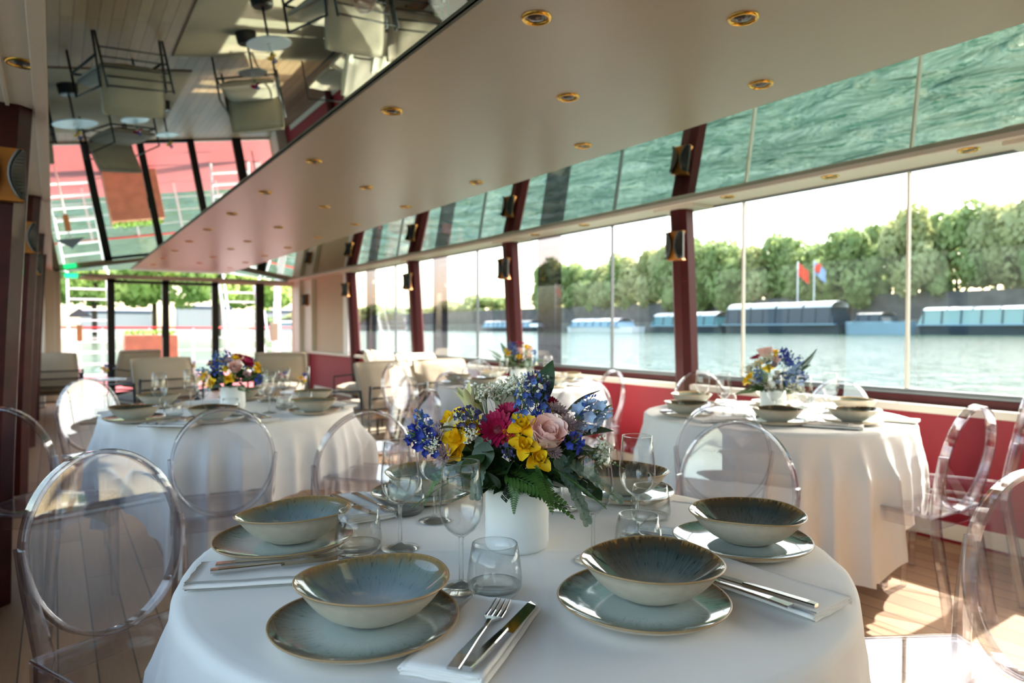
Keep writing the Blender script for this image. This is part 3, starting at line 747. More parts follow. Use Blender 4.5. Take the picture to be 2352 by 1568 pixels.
def tumbler(lab, x, y):
    r = thing('tumbler', lab, 'glass', (x, y, TT), 0, 'water tumblers'); link('wall', tumb_me, r); link('base', tbase_me, r); link('rim', rimt_me, r); return r
def knife(lab, loc, rz, group='table knives'):
    r = thing('table_knife', lab, 'knife', loc, rz, group); link('handle', kh_me, r); link('blade', kb_me, r); return r
# --- front table (sharp)
FP = [((.362, .915), 'P1', 'nearest bowl', 'pale', .3), ((.742, .757), 'P2', '', 'dark', 1.0), ((1.112, .862), 'P3', '', 'dark', .2), ((.372, 1.362), 'P4', '', 'pale', 2.2), ((1.195, 1.29), 'P6', '', 'dark', 4), ((.77, 1.56), 'P5', '', 'pale', 1.4)]
pl_lab = ['grey-blue glazed plate nearest the camera, lower left of the front table', 'grey-blue glazed plate at the front of the table, beside the knife-and-fork napkin on its left', 'grey-blue glazed plate at the right rim of the front table', 'grey-blue glazed plate at the left rim of the front table', 'dark plate at the far right of the front table behind the wine glasses', 'green-edged plate at the far left of the front table behind the bouquet']
bw_lab = ['pale blue-centred bowl with brown rim, nearest the camera', 'dark streaked bowl with brown rim, front right of the near table', 'dark grey bowl at the right rim of the front table', 'pale green-grey bowl at the left rim of the front table', 'dark bowl at the far right of the front table behind the wine glasses', 'bowl at the far left of the front table, hidden behind glasses and bouquet']
for i, ((x, y), k, _, tone, rz) in enumerate(FP):
    nm('dinner_plate', plate_me, pl_lab[i], 'plate', (x, y, TT), rz, 'glazed dinner plates')
    bx, by = [(.379, .930), (.770, .765), (1.128, .862), (.392, 1.362), (1.205, 1.29), (.785, 1.56)][i]
    nm('shallow_bowl', bowl_p if tone == 'pale' else bowl_d, bw_lab[i], 'bowl', (bx, by, TT+.0125), [2.9, 3.3, .2, 3.6, 4, 1.4][i], 'glazed shallow bowls', rx=[.02, .0, 0, .05, 0, 0][i])
WG = [(.553, .981, 'empty wine glass nearest the camera, in front of the white pot'), (.555, 1.225, 'empty wine glass at the left behind the front tumbler'), (.822, .965, 'empty wine glass to the right of the pot, behind the dark front bowl'),
      (.985, 1.02, 'wine glass with a small white emblem, at the right of the bouquet'), (.700, 1.36, 'wine glass close behind the bouquet on its left side'), (1.0, 1.285, 'wine glass behind the pot on its right side')]
for i, (x, y, lab) in enumerate(WG):
    o = wine(lab, x, y)
    if i == 3:   # etched swirl emblem on the bowl
        e = MB(); n = 26
        pts = []
        for k in range(n+1):
            f = k/n; a = -1.2+f*7.2; rr = .0035*(1-f*.75)+.001
            pts.append((.001+rr*math.cos(a)*1.5, rr*math.sin(a)*1.0, 0))
        pts2 = [(-.0065+.0007*k, -.0015+.0016*math.sin(k*.8), 0) for k in range(12)]
        pts3 = [(-.001+.0012*math.sin(k*1.6), -.004-.0009*k, 0) for k in range(8)]
        base = Vector((math.sin(YAW)*-1, math.cos(YAW)*-1, 0)); right = Vector((math.cos(YAW), -math.sin(YAW), 0))
        for pp in (pts, pts2, pts3):
            q = []
            for (u, v, _) in pp:
                z = .176+v; rad = .0340-(z-.175)*.085; ang = (u+.006)/rad
                dv = base*math.cos(ang)+right*math.sin(ang); q.append((dv.x*rad, dv.y*rad, z))
            e.tube(q, .00028, 5)
        eo = e.build('emblem', 'white', o); eo['label'] = 'small white etched emblem'
TG = [(.584, .927, 'empty tumbler in front of the pot, beside the fork'), (.478, 1.245, 'empty tumbler beside the left bowl'), (.668, 1.445, 'tumbler at the back left of the bouquet'),
      (.897, .925, 'tumbler right behind the dark front bowl'), (1.085, 1.082, 'tumbler at the left of the right-hand plate'), (1.035, 1.40, 'tumbler behind the pot at its right side')]
for x, y, lab in TG: tumbler(lab, x, y)
NA = [(.475, .805, math.radians(-52), 'folded white napkin at the bottom centre, under fork and knife', 1), (.958, .700, math.radians(4), 'folded white napkin to the right of the front plates', 0),
      (.300, 1.215, math.radians(66), 'folded white napkin at the left of the front table', 0), (.590, 1.545, math.radians(-4), 'folded white napkin at the far left of the front table', 0), (1.150, 1.06, math.radians(-62), 'folded white napkin behind the right-hand plate, mostly hidden', 0)]
for k, (x, y, rz, lab, f) in enumerate(NA):
    nm('napkin', nap_me, lab, 'napkin', (x, y, TT), rz, 'folded white napkins')
NZ = TT+.0155
fk = nm('table_fork', fork0_me, 'steel fork crossed with a knife on the bottom centre napkin', 'fork', (.392, .716, NZ), math.atan2(-(.600-.392), .895-.716), 'table forks')
knife('steel knife crossed with a fork on the bottom centre napkin', (.405, .705, NZ+.001), math.atan2(-(.612-.405), .843-.705))
knife('steel knife on the napkin at the right of the front plates', (.925, .585, NZ), math.atan2(-(.905-.925), .16))
nm('table_fork', fork0_me, 'steel fork on the napkin at the right of the front plates', 'fork', (.892, .605, NZ), math.atan2(-(.886-.892), .16), 'table forks')
knife('steel knife on the left napkin of the front table', (.214, 1.232, NZ), math.radians(-104))
nm('table_fork', fork0_me, 'steel fork on the left napkin of the front table', 'fork', (.228, 1.262, NZ), math.radians(-108), 'table forks')
knife('steel knife on the far left napkin of the front table', (.560, 1.63, NZ), math.radians(186))
nm('table_fork', fork0_me, 'steel fork on the far left napkin of the front table', 'fork', (.612, 1.62, NZ), math.radians(184), 'table forks')
# --- other tables
def setting(tab, who, px, py, tone, w=None, tb=None, nap=None):
    x0, y0, R = TAB[tab]
    tn = {'left': 'left table', 'right': 'right window table', 'back': 'back table'}[tab]
    nm('dinner_plate', plate_me, 'glazed plate on the %s, %s' % (tn, who), 'plate', (px, py, TT), px*3, 'glazed dinner plates')
    nm('shallow_bowl', bowl_p if tone else bowl_d, 'glazed bowl on the %s, %s' % (tn, who), 'bowl', (px, py, TT+.0125), py*5, 'glazed shallow bowls')
    if w: wine('wine glass on the %s, %s' % (tn, who), w[0], w[1])
    if tb: tumbler('water tumbler on the %s, %s' % (tn, who), tb[0], tb[1])
    if nap: nm('napkin', nap_me, 'folded napkin on the %s, %s' % (tn, who), 'napkin', (nap[0], nap[1], TT), nap[2], 'folded white napkins')
setting('left', 'at its near left side', .305, 3.58, 0, (.427, 3.76), (.47, 3.62), (.42, 3.33, .9))
setting('left', 'at its far left side', .470, 4.17, 1, (.60, 3.98), None, (.30, 3.98, 2.2))
setting('left', 'at its near side behind the oval chair back', .600, 3.36, 0, (.60, 3.62), (.72, 3.58), (.80, 3.33, .1))
setting('left', 'at its near right side', 1.085, 3.42, 1, (.90, 3.56), (1.0, 3.66), (1.27, 3.66, .5))
setting('left', 'at its right rim', 1.24, 3.93, 1, (1.05, 3.84), (1.12, 3.70))
setting('left', 'at its far side behind the bouquet', .93, 4.30, 1, (.86, 4.12), (1.02, 4.12), (1.17, 4.22, 2.2))
setting('right', 'at its left rim', 2.56, 2.31, 0, (2.72, 2.22), (2.70, 2.10), (2.55, 2.10, 1.2))
setting('right', 'at its near left side behind a chair back', 2.69, 1.90, 0, (2.80, 1.99), (2.88, 2.0), (2.80, 1.70, .5))
setting('right', 'at its near side', 2.98, 1.72, 0, (2.83, 1.86), (2.94, 1.90), (3.20, 1.67, .3))
setting('right', 'at its near right side', 3.36, 1.93, 1, (3.17, 1.94), (3.24, 2.05), (3.45, 2.18, 1.3))
setting('right', 'at its window side', 3.36, 2.38, 1, (3.2, 2.24), (3.28, 2.18))
setting('right', 'at its far side', 2.92, 2.60, 1, (2.80, 2.42), (2.98, 2.40), (3.15, 2.56, 2.2))
setting('back', 'at its near left side', 2.56, 4.23, 0, (2.74, 4.22), (2.75, 4.33), (2.62, 4.02, .9))
setting('back', 'at its left rim', 2.60, 4.66, 1, (2.76, 4.58), (2.72, 4.46))
setting('back', 'at its near side', 2.98, 3.98, 1, (2.92, 4.16), (3.05, 4.18), (3.2, 3.98, .2))
setting('back', 'at its window side', 3.43, 4.35, 1, (3.24, 4.35), (3.30, 4.25), (3.45, 4.6, 1.4))
setting('back', 'at its far side', 3.05, 4.88, 1, (3.14, 4.70), (2.95, 4.68))
for (tab, x, y, rz) in (('left table', .33, 3.30, -.9), ('left table', .36, 3.27, -.9)):
    pass
knife('steel knife on the napkin at the near left of the left table', (.36, 3.28, NZ), -.67-.2); nm('table_fork', fork0_me, 'steel fork on the napkin at the near left of the left table', 'fork', (.33, 3.32, NZ), -.67-.2, 'table forks')
knife('steel knife on the napkin at the near side of the left table', (.79, 3.24, NZ), .1); nm('table_fork', fork0_me, 'steel fork on the napkin at the near side of the left table', 'fork', (.82, 3.24, NZ), .1, 'table forks')
knife('steel knife on the napkin of the right window table', (2.79, 1.62, NZ), .2); nm('table_fork', fork0_me, 'steel fork on the napkin of the right window table', 'fork', (2.83, 1.63, NZ), .2, 'table forks')

# ------------------------------------------------------------------ flowers
def curved_petal(m, base, direction, normal, L, W, cup=.3, curl=.2, mi=0, n=5, tip=.35, ruff=0):
    d = Vector(direction).normalized(); nn = Vector(normal); nn = (nn-d*nn.dot(d)).normalized(); s = d.cross(nn)
    vs = []; 
    for i in range(n+1):
        f = i/n; wd = W*(math.sin(PI*min(1, f*.80+.10))**.75)*(1 if f < .8 else 1-(f-.8)/.2*(1-tip)*.6)
        c = Vector(base)+d*L*f+nn*(curl*L*f*f)
        for j in (-1, -.5, 0, .5, 1):
            vs.append(c+s*wd/2*j+nn*(cup*wd*(j*j)*.5)+nn*ruff*math.sin(j*4+f*7))
    fs = [(i*5+j, i*5+j+1, i*5+6+j, i*5+5+j) for i in range(n) for j in range(4)]
    m.add(vs, fs, mi)
def rose_me():
    m = MB(); rnd = random.Random(2)
    for ring, (k, L, W, tilt, off, cup) in enumerate(((3, .030, .016, 8, .002, .9), (4, .034, .024, 12, .005, .8), (5, .037, .032, 16, .008, .7), (5, .041, .040, 15, .013, .62), (5, .043, .046, 17, .016, .55), (5, .042, .050, 20, .018, .5))):
        for i in range(k):
            a = 2*PI*i/k+ring*.7+rnd.uniform(-.1, .1); t = math.radians(tilt)
            o = Vector((math.cos(a), math.sin(a), 0))
            base = o*off*.7+Vector((0, 0, -.022+.001*ring)); d = o*math.sin(t)+Vector((0, 0, math.cos(t)))
            # petals wrap inward: normal points to the axis
            curved_petal(m, base, d, -o, L, W*1.05, cup=cup*.9, curl=(.10 if ring < 4 else -.16), ruff=.0006)
    m.ell((0, 0, -.022), (.012, .012, .012), mi=1)
    return m.data('rose', ['rose', 'leaf_fern'])
def freesia_me():
    m = MB(); rnd = random.Random(5)
    for ring, (k, L, W, tilt) in enumerate(((3, .024, .014, 14), (3, .027, .020, 30), (4, .030, .025, 58))):
        for i in range(k):
            a = 2*PI*i/k+ring*1.1; t = math.radians(tilt+rnd.uniform(-6, 6)); o = Vector((math.cos(a), math.sin(a), 0))
            curved_petal(m, Vector((0, 0, -.012))+o*.002, o*math.sin(t)+Vector((0, 0, math.cos(t))), -o, L, W, cup=.5, curl=(.12 if ring < 2 else -.18), ruff=.0008)
    m.ell((0, 0, -.014), (.006, .006, .010), mi=0)
    m.tube([(0, 0, -.02), (0, .002, -.05)], .0012, 5, mi=1)
    return m.data('freesia', ['yellow', 'stem'])
def gerbera_me():
    m = MB()
    for ring, (k, L, tilt) in enumerate(((18, .030, 74), (18, .026, 62), (14, .017, 44))):
        for i in range(k):
            a = 2*PI*i/k+ring*.17; t = math.radians(tilt+4*math.sin(i*2.3)); o = Vector((math.cos(a), math.sin(a), 0))
            curved_petal(m, o*.006+Vector((0, 0, .001*ring)), o*math.sin(t)+Vector((0, 0, math.cos(t))), Vector((0, 0, 1)), L, .0095, cup=.3, curl=.1, n=4)
    m.ell((0, 0, .002), (.010, .010, .005), 10, 5, mi=1)
    return m.data('gerbera', ['magenta', 'gerb_eye'])
def astrantia_me():
    m = MB(); rnd = random.Random(6)
    for i in range(20):
        a = 2*PI*i/20; o = Vector((math.cos(a), math.sin(a), 0)); t = math.radians(64+6*math.sin(i*3))
        curved_petal(m, o*.003, o*math.sin(t)+Vector((0, 0, math.cos(t))), (0, 0, 1), .018, .0052, .2, .05, n=3, tip=.1)
    for i in range(46):
        z = rnd.random(); a = rnd.uniform(0, 6.28); q = Vector((math.cos(a)*math.sqrt(1-z*z), math.sin(a)*math.sqrt(1-z*z), z))
        e = q*rnd.uniform(.010, .014); m.tube([q*.002, e], .0005, 4); m.ell(e, (.0011,)*3, 5, 4)
    return m.data('astrantia', 'mauve')
def floret(m, c, d, s, mi=0, rnd=random):
    Rm = rot_to(d).to_3x3()
    for i in range(5):
        a = 2*PI*i/5; o = Rm @ Vector((math.cos(a), math.sin(a), 0)); n_ = Rm @ Vector((0, 0, 1))
        curved_petal(m, c, (o+n_*.55).normalized(), n_, s, s*.8, .35, .12, mi=mi, n=3)
def delph_me(kind, cnt, L, name, mats, seed, spread=.018, fs_=.012):
    m = MB(); rnd = random.Random(seed); m.tube([(0, 0, -.03), (0, 0, L)], .0012, 5, mi=1)
    for i in range(cnt):
        f = i/cnt; a = i*2.4; z = L*(.12+.88*f); o = Vector((math.cos(a), math.sin(a), .25)); r = spread*(1-.55*f)
        m.tube([(0, 0, z-.008), o*r+Vector((0, 0, z))], .0006, 4, mi=1)
        if f > .8: m.ell(o*r+Vector((0, 0, z)), (.0028, .0028, .0045), 6, 4)
        else:
            floret(m, o*r+Vector((0, 0, z)), o, fs_*(1-.35*f))
            m.tube([o*r+Vector((0, 0, z)), o*r*.5+Vector((0, 0, z-.009))], .0011, 4)
    return m.data(name, mats)
def gyp_me():
    m = MB(); rnd = random.Random(7)
    for b in range(12):
        a = rnd.uniform(0, 6.28); t = rnd.uniform(.1, .62); d = Vector((math.sin(t)*math.cos(a), math.sin(t)*math.sin(a), math.cos(t))); l = rnd.uniform(.035, .06)
        j = d*l; m.tube([(0, 0, -.02), d*l*.5, j], .0004, 4, mi=1)
        for q in range(6):
            e = j+Vector((rnd.uniform(-1, 1), rnd.uniform(-1, 1), rnd.uniform(-.3, 1)))*.012
            m.tube([d*l*.75, e], .0003, 3, mi=1)
            r = rnd.uniform(.0018, .0034)
            for w_ in range(3): m.ell(e+Vector((rnd.uniform(-1, 1), rnd.uniform(-1, 1), rnd.uniform(-1, 1)))*r*.5, (r, r*.8, r*.7), 6, 4)
    return m.data('baby_breath', ['gyp', 'stem'])
def leaf_me(L, W, name, mat, fold=.25, curl=-.25):
    m = MB(); vs = []; n = 10
    for i in range(n+1):
        f = i/n; wd = W*math.sin(PI*f**.85)**.9 if 0 < f < 1 else .0006
        z = curl*L*f*f
        for j in (-1, -.5, 0, .5, 1): vs.append((wd/2*j, L*f, z+abs(j)*fold*wd*.5))
    m.add(vs, [(i*5+j, i*5+j+1, i*5+6+j, i*5+5+j) for i in range(n) for j in range(4)]); return m.data(name, mat)
def euc_me():
    m = MB(); pts = [(0, .013*i, -.0016*i*i*.12) for i in range(11)]; m.tube(pts, .001, 5, mi=1)
    for i in range(1, 11):
        for sg in (-1, 1):
            c = Vector(pts[i]); s = .016*(1-.03*i); d = Vector((sg, .5, -.15+.1*(i % 3))).normalized()
            vs = []; n = 6; nn = Vector((0, 0, 1)); nn = (nn-d*nn.dot(d)).normalized(); q = d.cross(nn)
            curved_petal(m, c, d, (0, .2, 1), s*1.25, s*1.5, .2, .05, n=5, tip=.7)
    return m.data('eucalyptus', ['leaf_euc', 'stem'])
def fern_me():
    m = MB(); L = .12
    m.tube([(0, L*i/8, -.02*(i/8)**2) for i in range(9)], .0008, 4)
    for i in range(1, 17):
        f = i/17
        for sg in (-1, 1):
            l = .032*(1-f)*(.5+.5*min(1, f*5))+.003; c = Vector((0, L*f, -.02*f*f))
            curved_petal(m, c, (sg, .55, -.05), (0, 0, 1), l, .0065, .1, -.1, n=3, tip=.2)
    return m.data('fern', 'leaf_fern')
def lily_me():
    m = MB()
    for i in range(5):
        a = 2*PI*i/5; o = Vector((math.cos(a), math.sin(a), 0))
        curved_petal(m, o*.006, o*.16+Vector((0, 0, 1)), -o, .056, .015, .6, -.10, n=6, tip=.05)
    return m.data('lily_bud', 'lily')
FM = dict(rose=rose_me(), white_rose=rose_me(), freesia=freesia_me(), gerbera=gerbera_me(), astrantia=astrantia_me(), gyp=gyp_me(), lily=lily_me(),
          blue=delph_me(0, 16, .085, 'delphinium', ['blue', 'stem'], 1), pale=delph_me(0, 14, .085, 'delphinium', ['pale_blue', 'stem'], 2, .020, .017), deep=delph_me(0, 9, .035, 'delphinium', ['deep_blue', 'stem'], 3, .016, .013),
          violet=delph_me(0, 12, .06, 'delphinium', ['violet', 'stem'], 4), leaf=leaf_me(.075, .042, 'leaf', 'leaf_dark'), bleaf=leaf_me(.062, .050, 'leaf', 'leaf_dark', .1, -.1), euc=euc_me(), fern=fern_me())
FM['white_rose'].materials[0] = M['gyp']
PN = dict(rose='rose', white_rose='rose', freesia='freesia', gerbera='gerbera', astrantia='astrantia', gyp='baby_breath', lily='lily', blue='delphinium', pale='delphinium', deep='delphinium', violet='delphinium', leaf='leaf', bleaf='leaf', euc='eucalyptus_sprig', fern='fern_frond')
PLB = dict(white_rose='white rose', blue='blue delphinium', pale='pale blue delphinium', deep='deep blue delphinium', violet='dark violet delphinium', rose='pale pink rose', gerbera='magenta gerbera', freesia='yellow freesia', lily='pale yellow lily bud')
def bloom(root, kind, loc, d, roll=0, s=1.0):
    # d: direction the flower's axis (Z) points to, in bouquet space; leaves point along +Y instead
    if kind in ('leaf', 'bleaf', 'euc', 'fern'):
        dv = Vector(d).normalized(); up = Vector((0, 0, 1)); up = (up-dv*up.dot(dv)); up = up.normalized() if up.length > .05 else Vector((0, -1, 0)); x = dv.cross(up)
        R3 = Matrix((x, dv, up)).transposed().to_4x4() @ Matrix.Rotation(roll, 4, 'Y')
    else: R3 = rot_to(d) @ Matrix.Rotation(roll, 4, 'Z')
    o = link(PN[kind], FM[kind], root, M4=Matrix.Translation(loc) @ R3 @ Matrix.Scale(s, 4))
    if kind in PLB: o['label'] = PLB[kind]
    return o
def pot(x, y, label, r=.062, h=.120):
    m = MB()
    prof = [(.0005, 0), (r*.93, 0), (r*.975, .006)]+[(r+.0004*math.sin(i*1.7), .012+(h-.016)*i/16) for i in range(17)]+[(r-.001, h), (r-.004, h), (r-.0045, h-.02), (r-.0055, .01), (.0005, .008)]
    o = m.lathe(prof, 64).build('flower_pot', 'pot', smooth=True); o.location = (x, y, TT-.0005)
    return tag(o, label, 'pot', 'white flower pots')
PX, PY_ = .752, 1.112
pot(PX, PY_, 'white ribbed ceramic pot holding the nearest bouquet')
bq = thing('flower_bouquet', 'large mixed bouquet of yellow, pink, magenta and blue flowers on the nearest table', 'flowers', (PX, PY_, TT), -YAW, 'table bouquets')
SC = 1.36/1580
def L3(px, py, dy):   # picture measure -> bouquet space (x right, y away, z up from the cloth)
    dd = 1+dy/1.36
    return Vector(((px-1184)*SC*dd, dy, (1.18-TT)+(754-py)*SC*dd))
ctr = Vector((0, .0, .15))
rnd = random.Random(20)
def out(p, up=.3, fwd=-.4):
    v = (p-ctr).normalized()+Vector((0, fwd, up)); return v.normalized()
F = [('rose', 1252, 998, -.085, 1.12), ('freesia', 1043, 1003, -.085, 1.15), ('freesia', 1195, 972, -.09, 1.0), ('freesia', 1200, 1018, -.10, 1.0), ('freesia', 1232, 1048, -.095, 1.05),
     ('freesia', 1165, 996, -.085, .8), ('freesia', 1032, 962, -.03, 1.1), ('freesia', 1078, 978, -.06, 1.0), ('freesia', 1045, 1036, -.08, .8), ('freesia', 1262, 935, .03, .8), ('freesia', 1068, 950, .0, .9), ('freesia', 1215, 1030, -.085, .9),
     ('gerbera', 1140, 985, -.070, 1.1), ('gerbera', 1165, 948, -.035, .8), ('gerbera', 1258, 922, .02, .6),
     ('white_rose', 1160, 918, .03, 1.0), ('white_rose', 1052, 980, -.05, .8), ('astrantia', 1006, 1000, -.06, 1.1), ('astrantia', 1020, 1045, -.085, 1.25), ('astrantia', 1276, 945, -.02, 1.2), ('astrantia', 1296, 975, -.05, 1.2), ('astrantia', 1320, 980, -.03, 1.1), ('astrantia', 1012, 975, -.02, .9), ('astrantia', 1265, 1035, -.08, .9), ('astrantia', 1250, 935, .0, .9), ('astrantia', 1310, 1000, -.04, .9),
     ('deep', 1300, 1022, -.075, 1.0), ('deep', 978, 1010, -.05, 1.2), ('deep', 1000, 1035, -.07, .9), ('deep', 1235, 965, -.03, .9),
     ('violet', 1095, 975, -.085, .9), ('violet', 1070, 970, -.07, .7), ('lily', 1085, 948, -.03, 1.05), ('lily', 1105, 945, .0, .8)]
DIRS = {('rose', 1252): (.16, -.60, .78), ('gerbera', 1140): (-.15, -.85, .5), ('lily', 1085): (-.35, -.15, 1)}
for k, px, py, dy, s in F:
    p = L3(px, py, dy); bloom(bq, k, p, DIRS.get((k, px)) or out(p), rnd.uniform(0, 6), s)
for k, px, py, dy, d, s in (('blue', 1225, 955, -.02, (.05, -.1, 1), 1.0), ('blue', 1205, 965, -.04, (-.15, -.3, 1), .9), ('violet', 1228, 912, -.02, (-.15, -.1, 1), .9), ('violet', 1240, 920, .0, (.12, 0, 1), .75), ('blue', 990, 1000, -.03, (-.5, -.2, 1), .75), ('blue', 985, 1020, -.04, (-.9, -.3, .6), .6),
                            ('pale', 1300, 965, -.02, (1, -.2, .40), 1.05), ('pale', 1330, 975, -.01, (.9, -.2, .7), .8), ('blue', 1320, 960, -.01, (.6, 0, .9), .7), ('pale', 1215, 900, .0, (-.1, 0, 1), .5), ('violet', 1160, 1010, -.09, (.15, -.5, -.75), .6), ('blue', 1185, 985, -.05, (0, -.6, .5), .7)):
    bloom(bq, k, L3(px, py, dy), d, rnd.uniform(0, 6), s)
for px, py, dy, d, s in ((1115, 950, -.02, (-.2, -.1, 1), 1.0), (1140, 945, .0, (0, 0, 1), .9), (1190, 945, -.03, (0, -.2, 1), 1.05), (1210, 920, .0, (.1, 0, 1), .9), (1330, 1050, -.05, (.8, -.2, .45), 1.0), (1080, 1000, -.085, (0, -.8, .4), .6), (1165, 930, .03, (-.1, 0, 1), .9), (1350, 1075, -.04, (.7, -.1, .5), .8), (1010, 1020, -.08, (-.4, -.8, .3), .5)):
    bloom(bq, 'gyp', L3(px, py, dy), d, rnd.uniform(0, 6), s)
for px, py, dy, d, s in ((1240, 930, .01, (.1, .1, 1), 1.25), (1290, 955, .02, (.7, .1, .8), 1.2), (1325, 1000, .0, (1, 0, .4), .9), (1320, 1015, -.03, (.8, -.2, -.5), .9), (1060, 985, -.07, (-.6, -.5, .3), .7)):
    bloom(bq, 'leaf', L3(px, py, dy), d, rnd.uniform(-.8, .8), s)
# eucalyptus
for px, py, dy, d, s in ((1110, 995, -.08, (-.15, -.5, -.8), .85), (1270, 1040, -.08, (.55, -.2, -.9), 1.0), (1285, 1050, -.07, (.9, -.3, -.45), .95), (1120, 1050, -.09, (-.8, -.4, -.1), .8)):
    bloom(bq, 'euc', L3(px, py, dy), d, rnd.uniform(-.5, .5), s)
for px, py, dy, d, s in ((1330, 1095, -.07, (.35, -.3, -.3), .9), (1305, 1085, -.08, (.5, -.5, -.1), .7), (1110, 1010, -.10, (-.1, -.4, -1), .9), (1110, 1040, -.11, (-.8, -.4, -.4), .9)):
    bloom(bq, 'bleaf', L3(px, py, dy), d, rnd.uniform(-.5, .5), s)
for px, py, dy, d, s in ((1160, 1075, -.08, (.75, -.25, -.35), 1.25), (1150, 1080, -.09, (.9, -.4, -.25), 1.1), (1180, 1085, -.09, (-.1, -.3, -1), .6), (1130, 1070, -.08, (-.9, -.5, 0), 1.0), (1250, 1065, -.08, (.9, -.3, -.4), 1.1), (1100, 1070, -.06, (-.95, -.1, -.35), 1.2), (1290, 1020, -.03, (1, -.1, -.2), 1.0), (1020, 1065, -.05, (-.6, -.2, -.8), .7), (1230, 1075, -.09, (.2, -.7, -.3), .9), (1210, 1070, -.04, (1, .2, -.2), 1.2)):
    bloom(bq, 'fern', L3(px, py, dy), d, rnd.uniform(-.6, .6), s)
# dark foliage body
for i in range(64):
    a = 2*PI*i*.618; t = rnd.uniform(.05, 1); r = .035+.065*t
    z = .118+.045*(1-t)+rnd.uniform(0, .05)
    p = Vector((math.cos(a)*r*1.0, math.sin(a)*r*.7, z))
    bloom(bq, 'leaf' if i % 3 else 'bleaf', p, (math.cos(a), math.sin(a)*.9, rnd.uniform(-.15, .9)-(.12 if t > .6 else 0) if math.sin(a) > -.1 else rnd.uniform(.25, 1)), rnd.uniform(-1, 1), rnd.uniform(.7, 1.15))
m = MB(); m.ell((0, 0, .112), (.052, .052, .028), 20, 10); m.build('foam', 'leaf_dark', bq, smooth=True)
for i in range(30):
    a = PI+PI*(i+.5)/30+rnd.uniform(-.1, .1); r = rnd.uniform(.03, .06)
    bloom(bq, ['leaf', 'fern', 'bleaf', 'euc'][i % 4] if i % 8 else 'fern', (math.cos(a)*r, math.sin(a)*r, rnd.uniform(.122, .150)), (math.cos(a)+rnd.uniform(-.5, .5), math.sin(a)*.8, rnd.uniform(-.1, .5)), rnd.uniform(-1.2, 1.2), rnd.uniform(.55, .95))
for i in range(34):
    p = Vector((rnd.uniform(-.085, .085), rnd.uniform(-.075, .03), rnd.uniform(.135, .195)))
    bloom(bq, 'leaf' if i % 2 else 'bleaf', p, (p.x*12+rnd.uniform(-.6, .6), rnd.uniform(-.6, .1), rnd.uniform(-.1, 1)), rnd.uniform(-.7, .7), rnd.uniform(.6, .95))
for i in range(12):
    x = -.066+.011*i
    bloom(bq, 'bleaf' if i % 3 else 'leaf', (x, -.062-.012*(i % 2), .128+.012*(i % 3)), (x*6+.35*(-1)**i, -.28, 1), rnd.uniform(-.3, .3), .78)
# other bouquets
def bouquet(x, y, label, seed, R=.13, H=.16, mix=None, tall=1.0):
    rn = random.Random(seed)
    b = thing('flower_bouquet', label, 'flowers', (x, y, TT), -YAW, 'table bouquets')
    for i in range(42):
        a = i*2.4; t = rn.uniform(.2, 1); r = R*.62*t
        bloom(b, ['leaf', 'bleaf', 'fern', 'leaf'][i % 4], (math.cos(a)*r, math.sin(a)*r, .115+rn.uniform(0, .06)*tall), (math.cos(a), math.sin(a), rn.uniform(-.2, .9)), rn.uniform(-1, 1), rn.uniform(.8, 1.2))
    n = len(mix)
    for i, k in enumerate(mix):
        ph = math.acos(1-.93*(i+.5)/n); a = i*2.4+seed
        p = Vector((math.sin(ph)*math.cos(a)*R, math.sin(ph)*math.sin(a)*R, .135+math.cos(ph)*H*.95*tall))
        d = (p-Vector((0, 0, .10))).normalized()
        if k in ('blue', 'pale', 'violet', 'gyp'): p = p*.8
        bloom(b, k, p, d, rn.uniform(0, 6), rn.uniform(.95, 1.25))
mixA = ['blue', 'magenta', 'gerbera', 'blue', 'gerbera', 'freesia', 'astrantia', 'blue', 'freesia', 'gerbera', 'rose', 'deep', 'freesia', 'astrantia', 'rose', 'freesia', 'pale', 'rose', 'freesia', 'deep', 'gyp', 'freesia', 'astrantia', 'deep', 'freesia', 'gyp', 'freesia', 'rose', 'blue', 'freesia', 'deep', 'rose', 'freesia', 'astrantia']
mixA = ['freesia' if (k == 'magenta' or (k == 'rose' and i % 2)) else k for i, k in enumerate(mixA)]
mixR = ['freesia', 'rose', 'deep', 'blue', 'gyp', 'blue', 'gerbera', 'deep', 'rose', 'gyp', 'blue', 'freesia', 'astrantia', 'deep', 'gyp', 'pale', 'freesia', 'blue', 'fern', 'astrantia', 'blue', 'gyp', 'freesia', 'deep', 'pale', 'fern', 'blue', 'freesia', 'gyp', 'fern']
mixB = ['gerbera', 'gerbera', 'blue', 'freesia', 'deep', 'blue', 'rose', 'freesia', 'gyp', 'rose', 'freesia', 'deep', 'fern', 'freesia', 'rose', 'fern', 'blue', 'fern', 'fern', 'gyp', 'fern', 'fern']
pot(.787, 3.856, 'white pot in the middle of the left table'); bouquet(.787, 3.856, 'yellow, magenta and blue bouquet on the left table', 3, .165, .15, mixA)
pot(2.981, 2.129, 'white pot in the middle of the right window table'); bouquet(2.981, 2.129, 'blue-toned bouquet on the right table by the window', 7, .13, .165, mixR, 1.12)
pot(3.0, 4.42, 'white pot in the middle of the back table'); bouquet(3.0, 4.42, 'bouquet with magenta and yellow flowers on the back table', 5, .13, .17, mixB, 1.1)

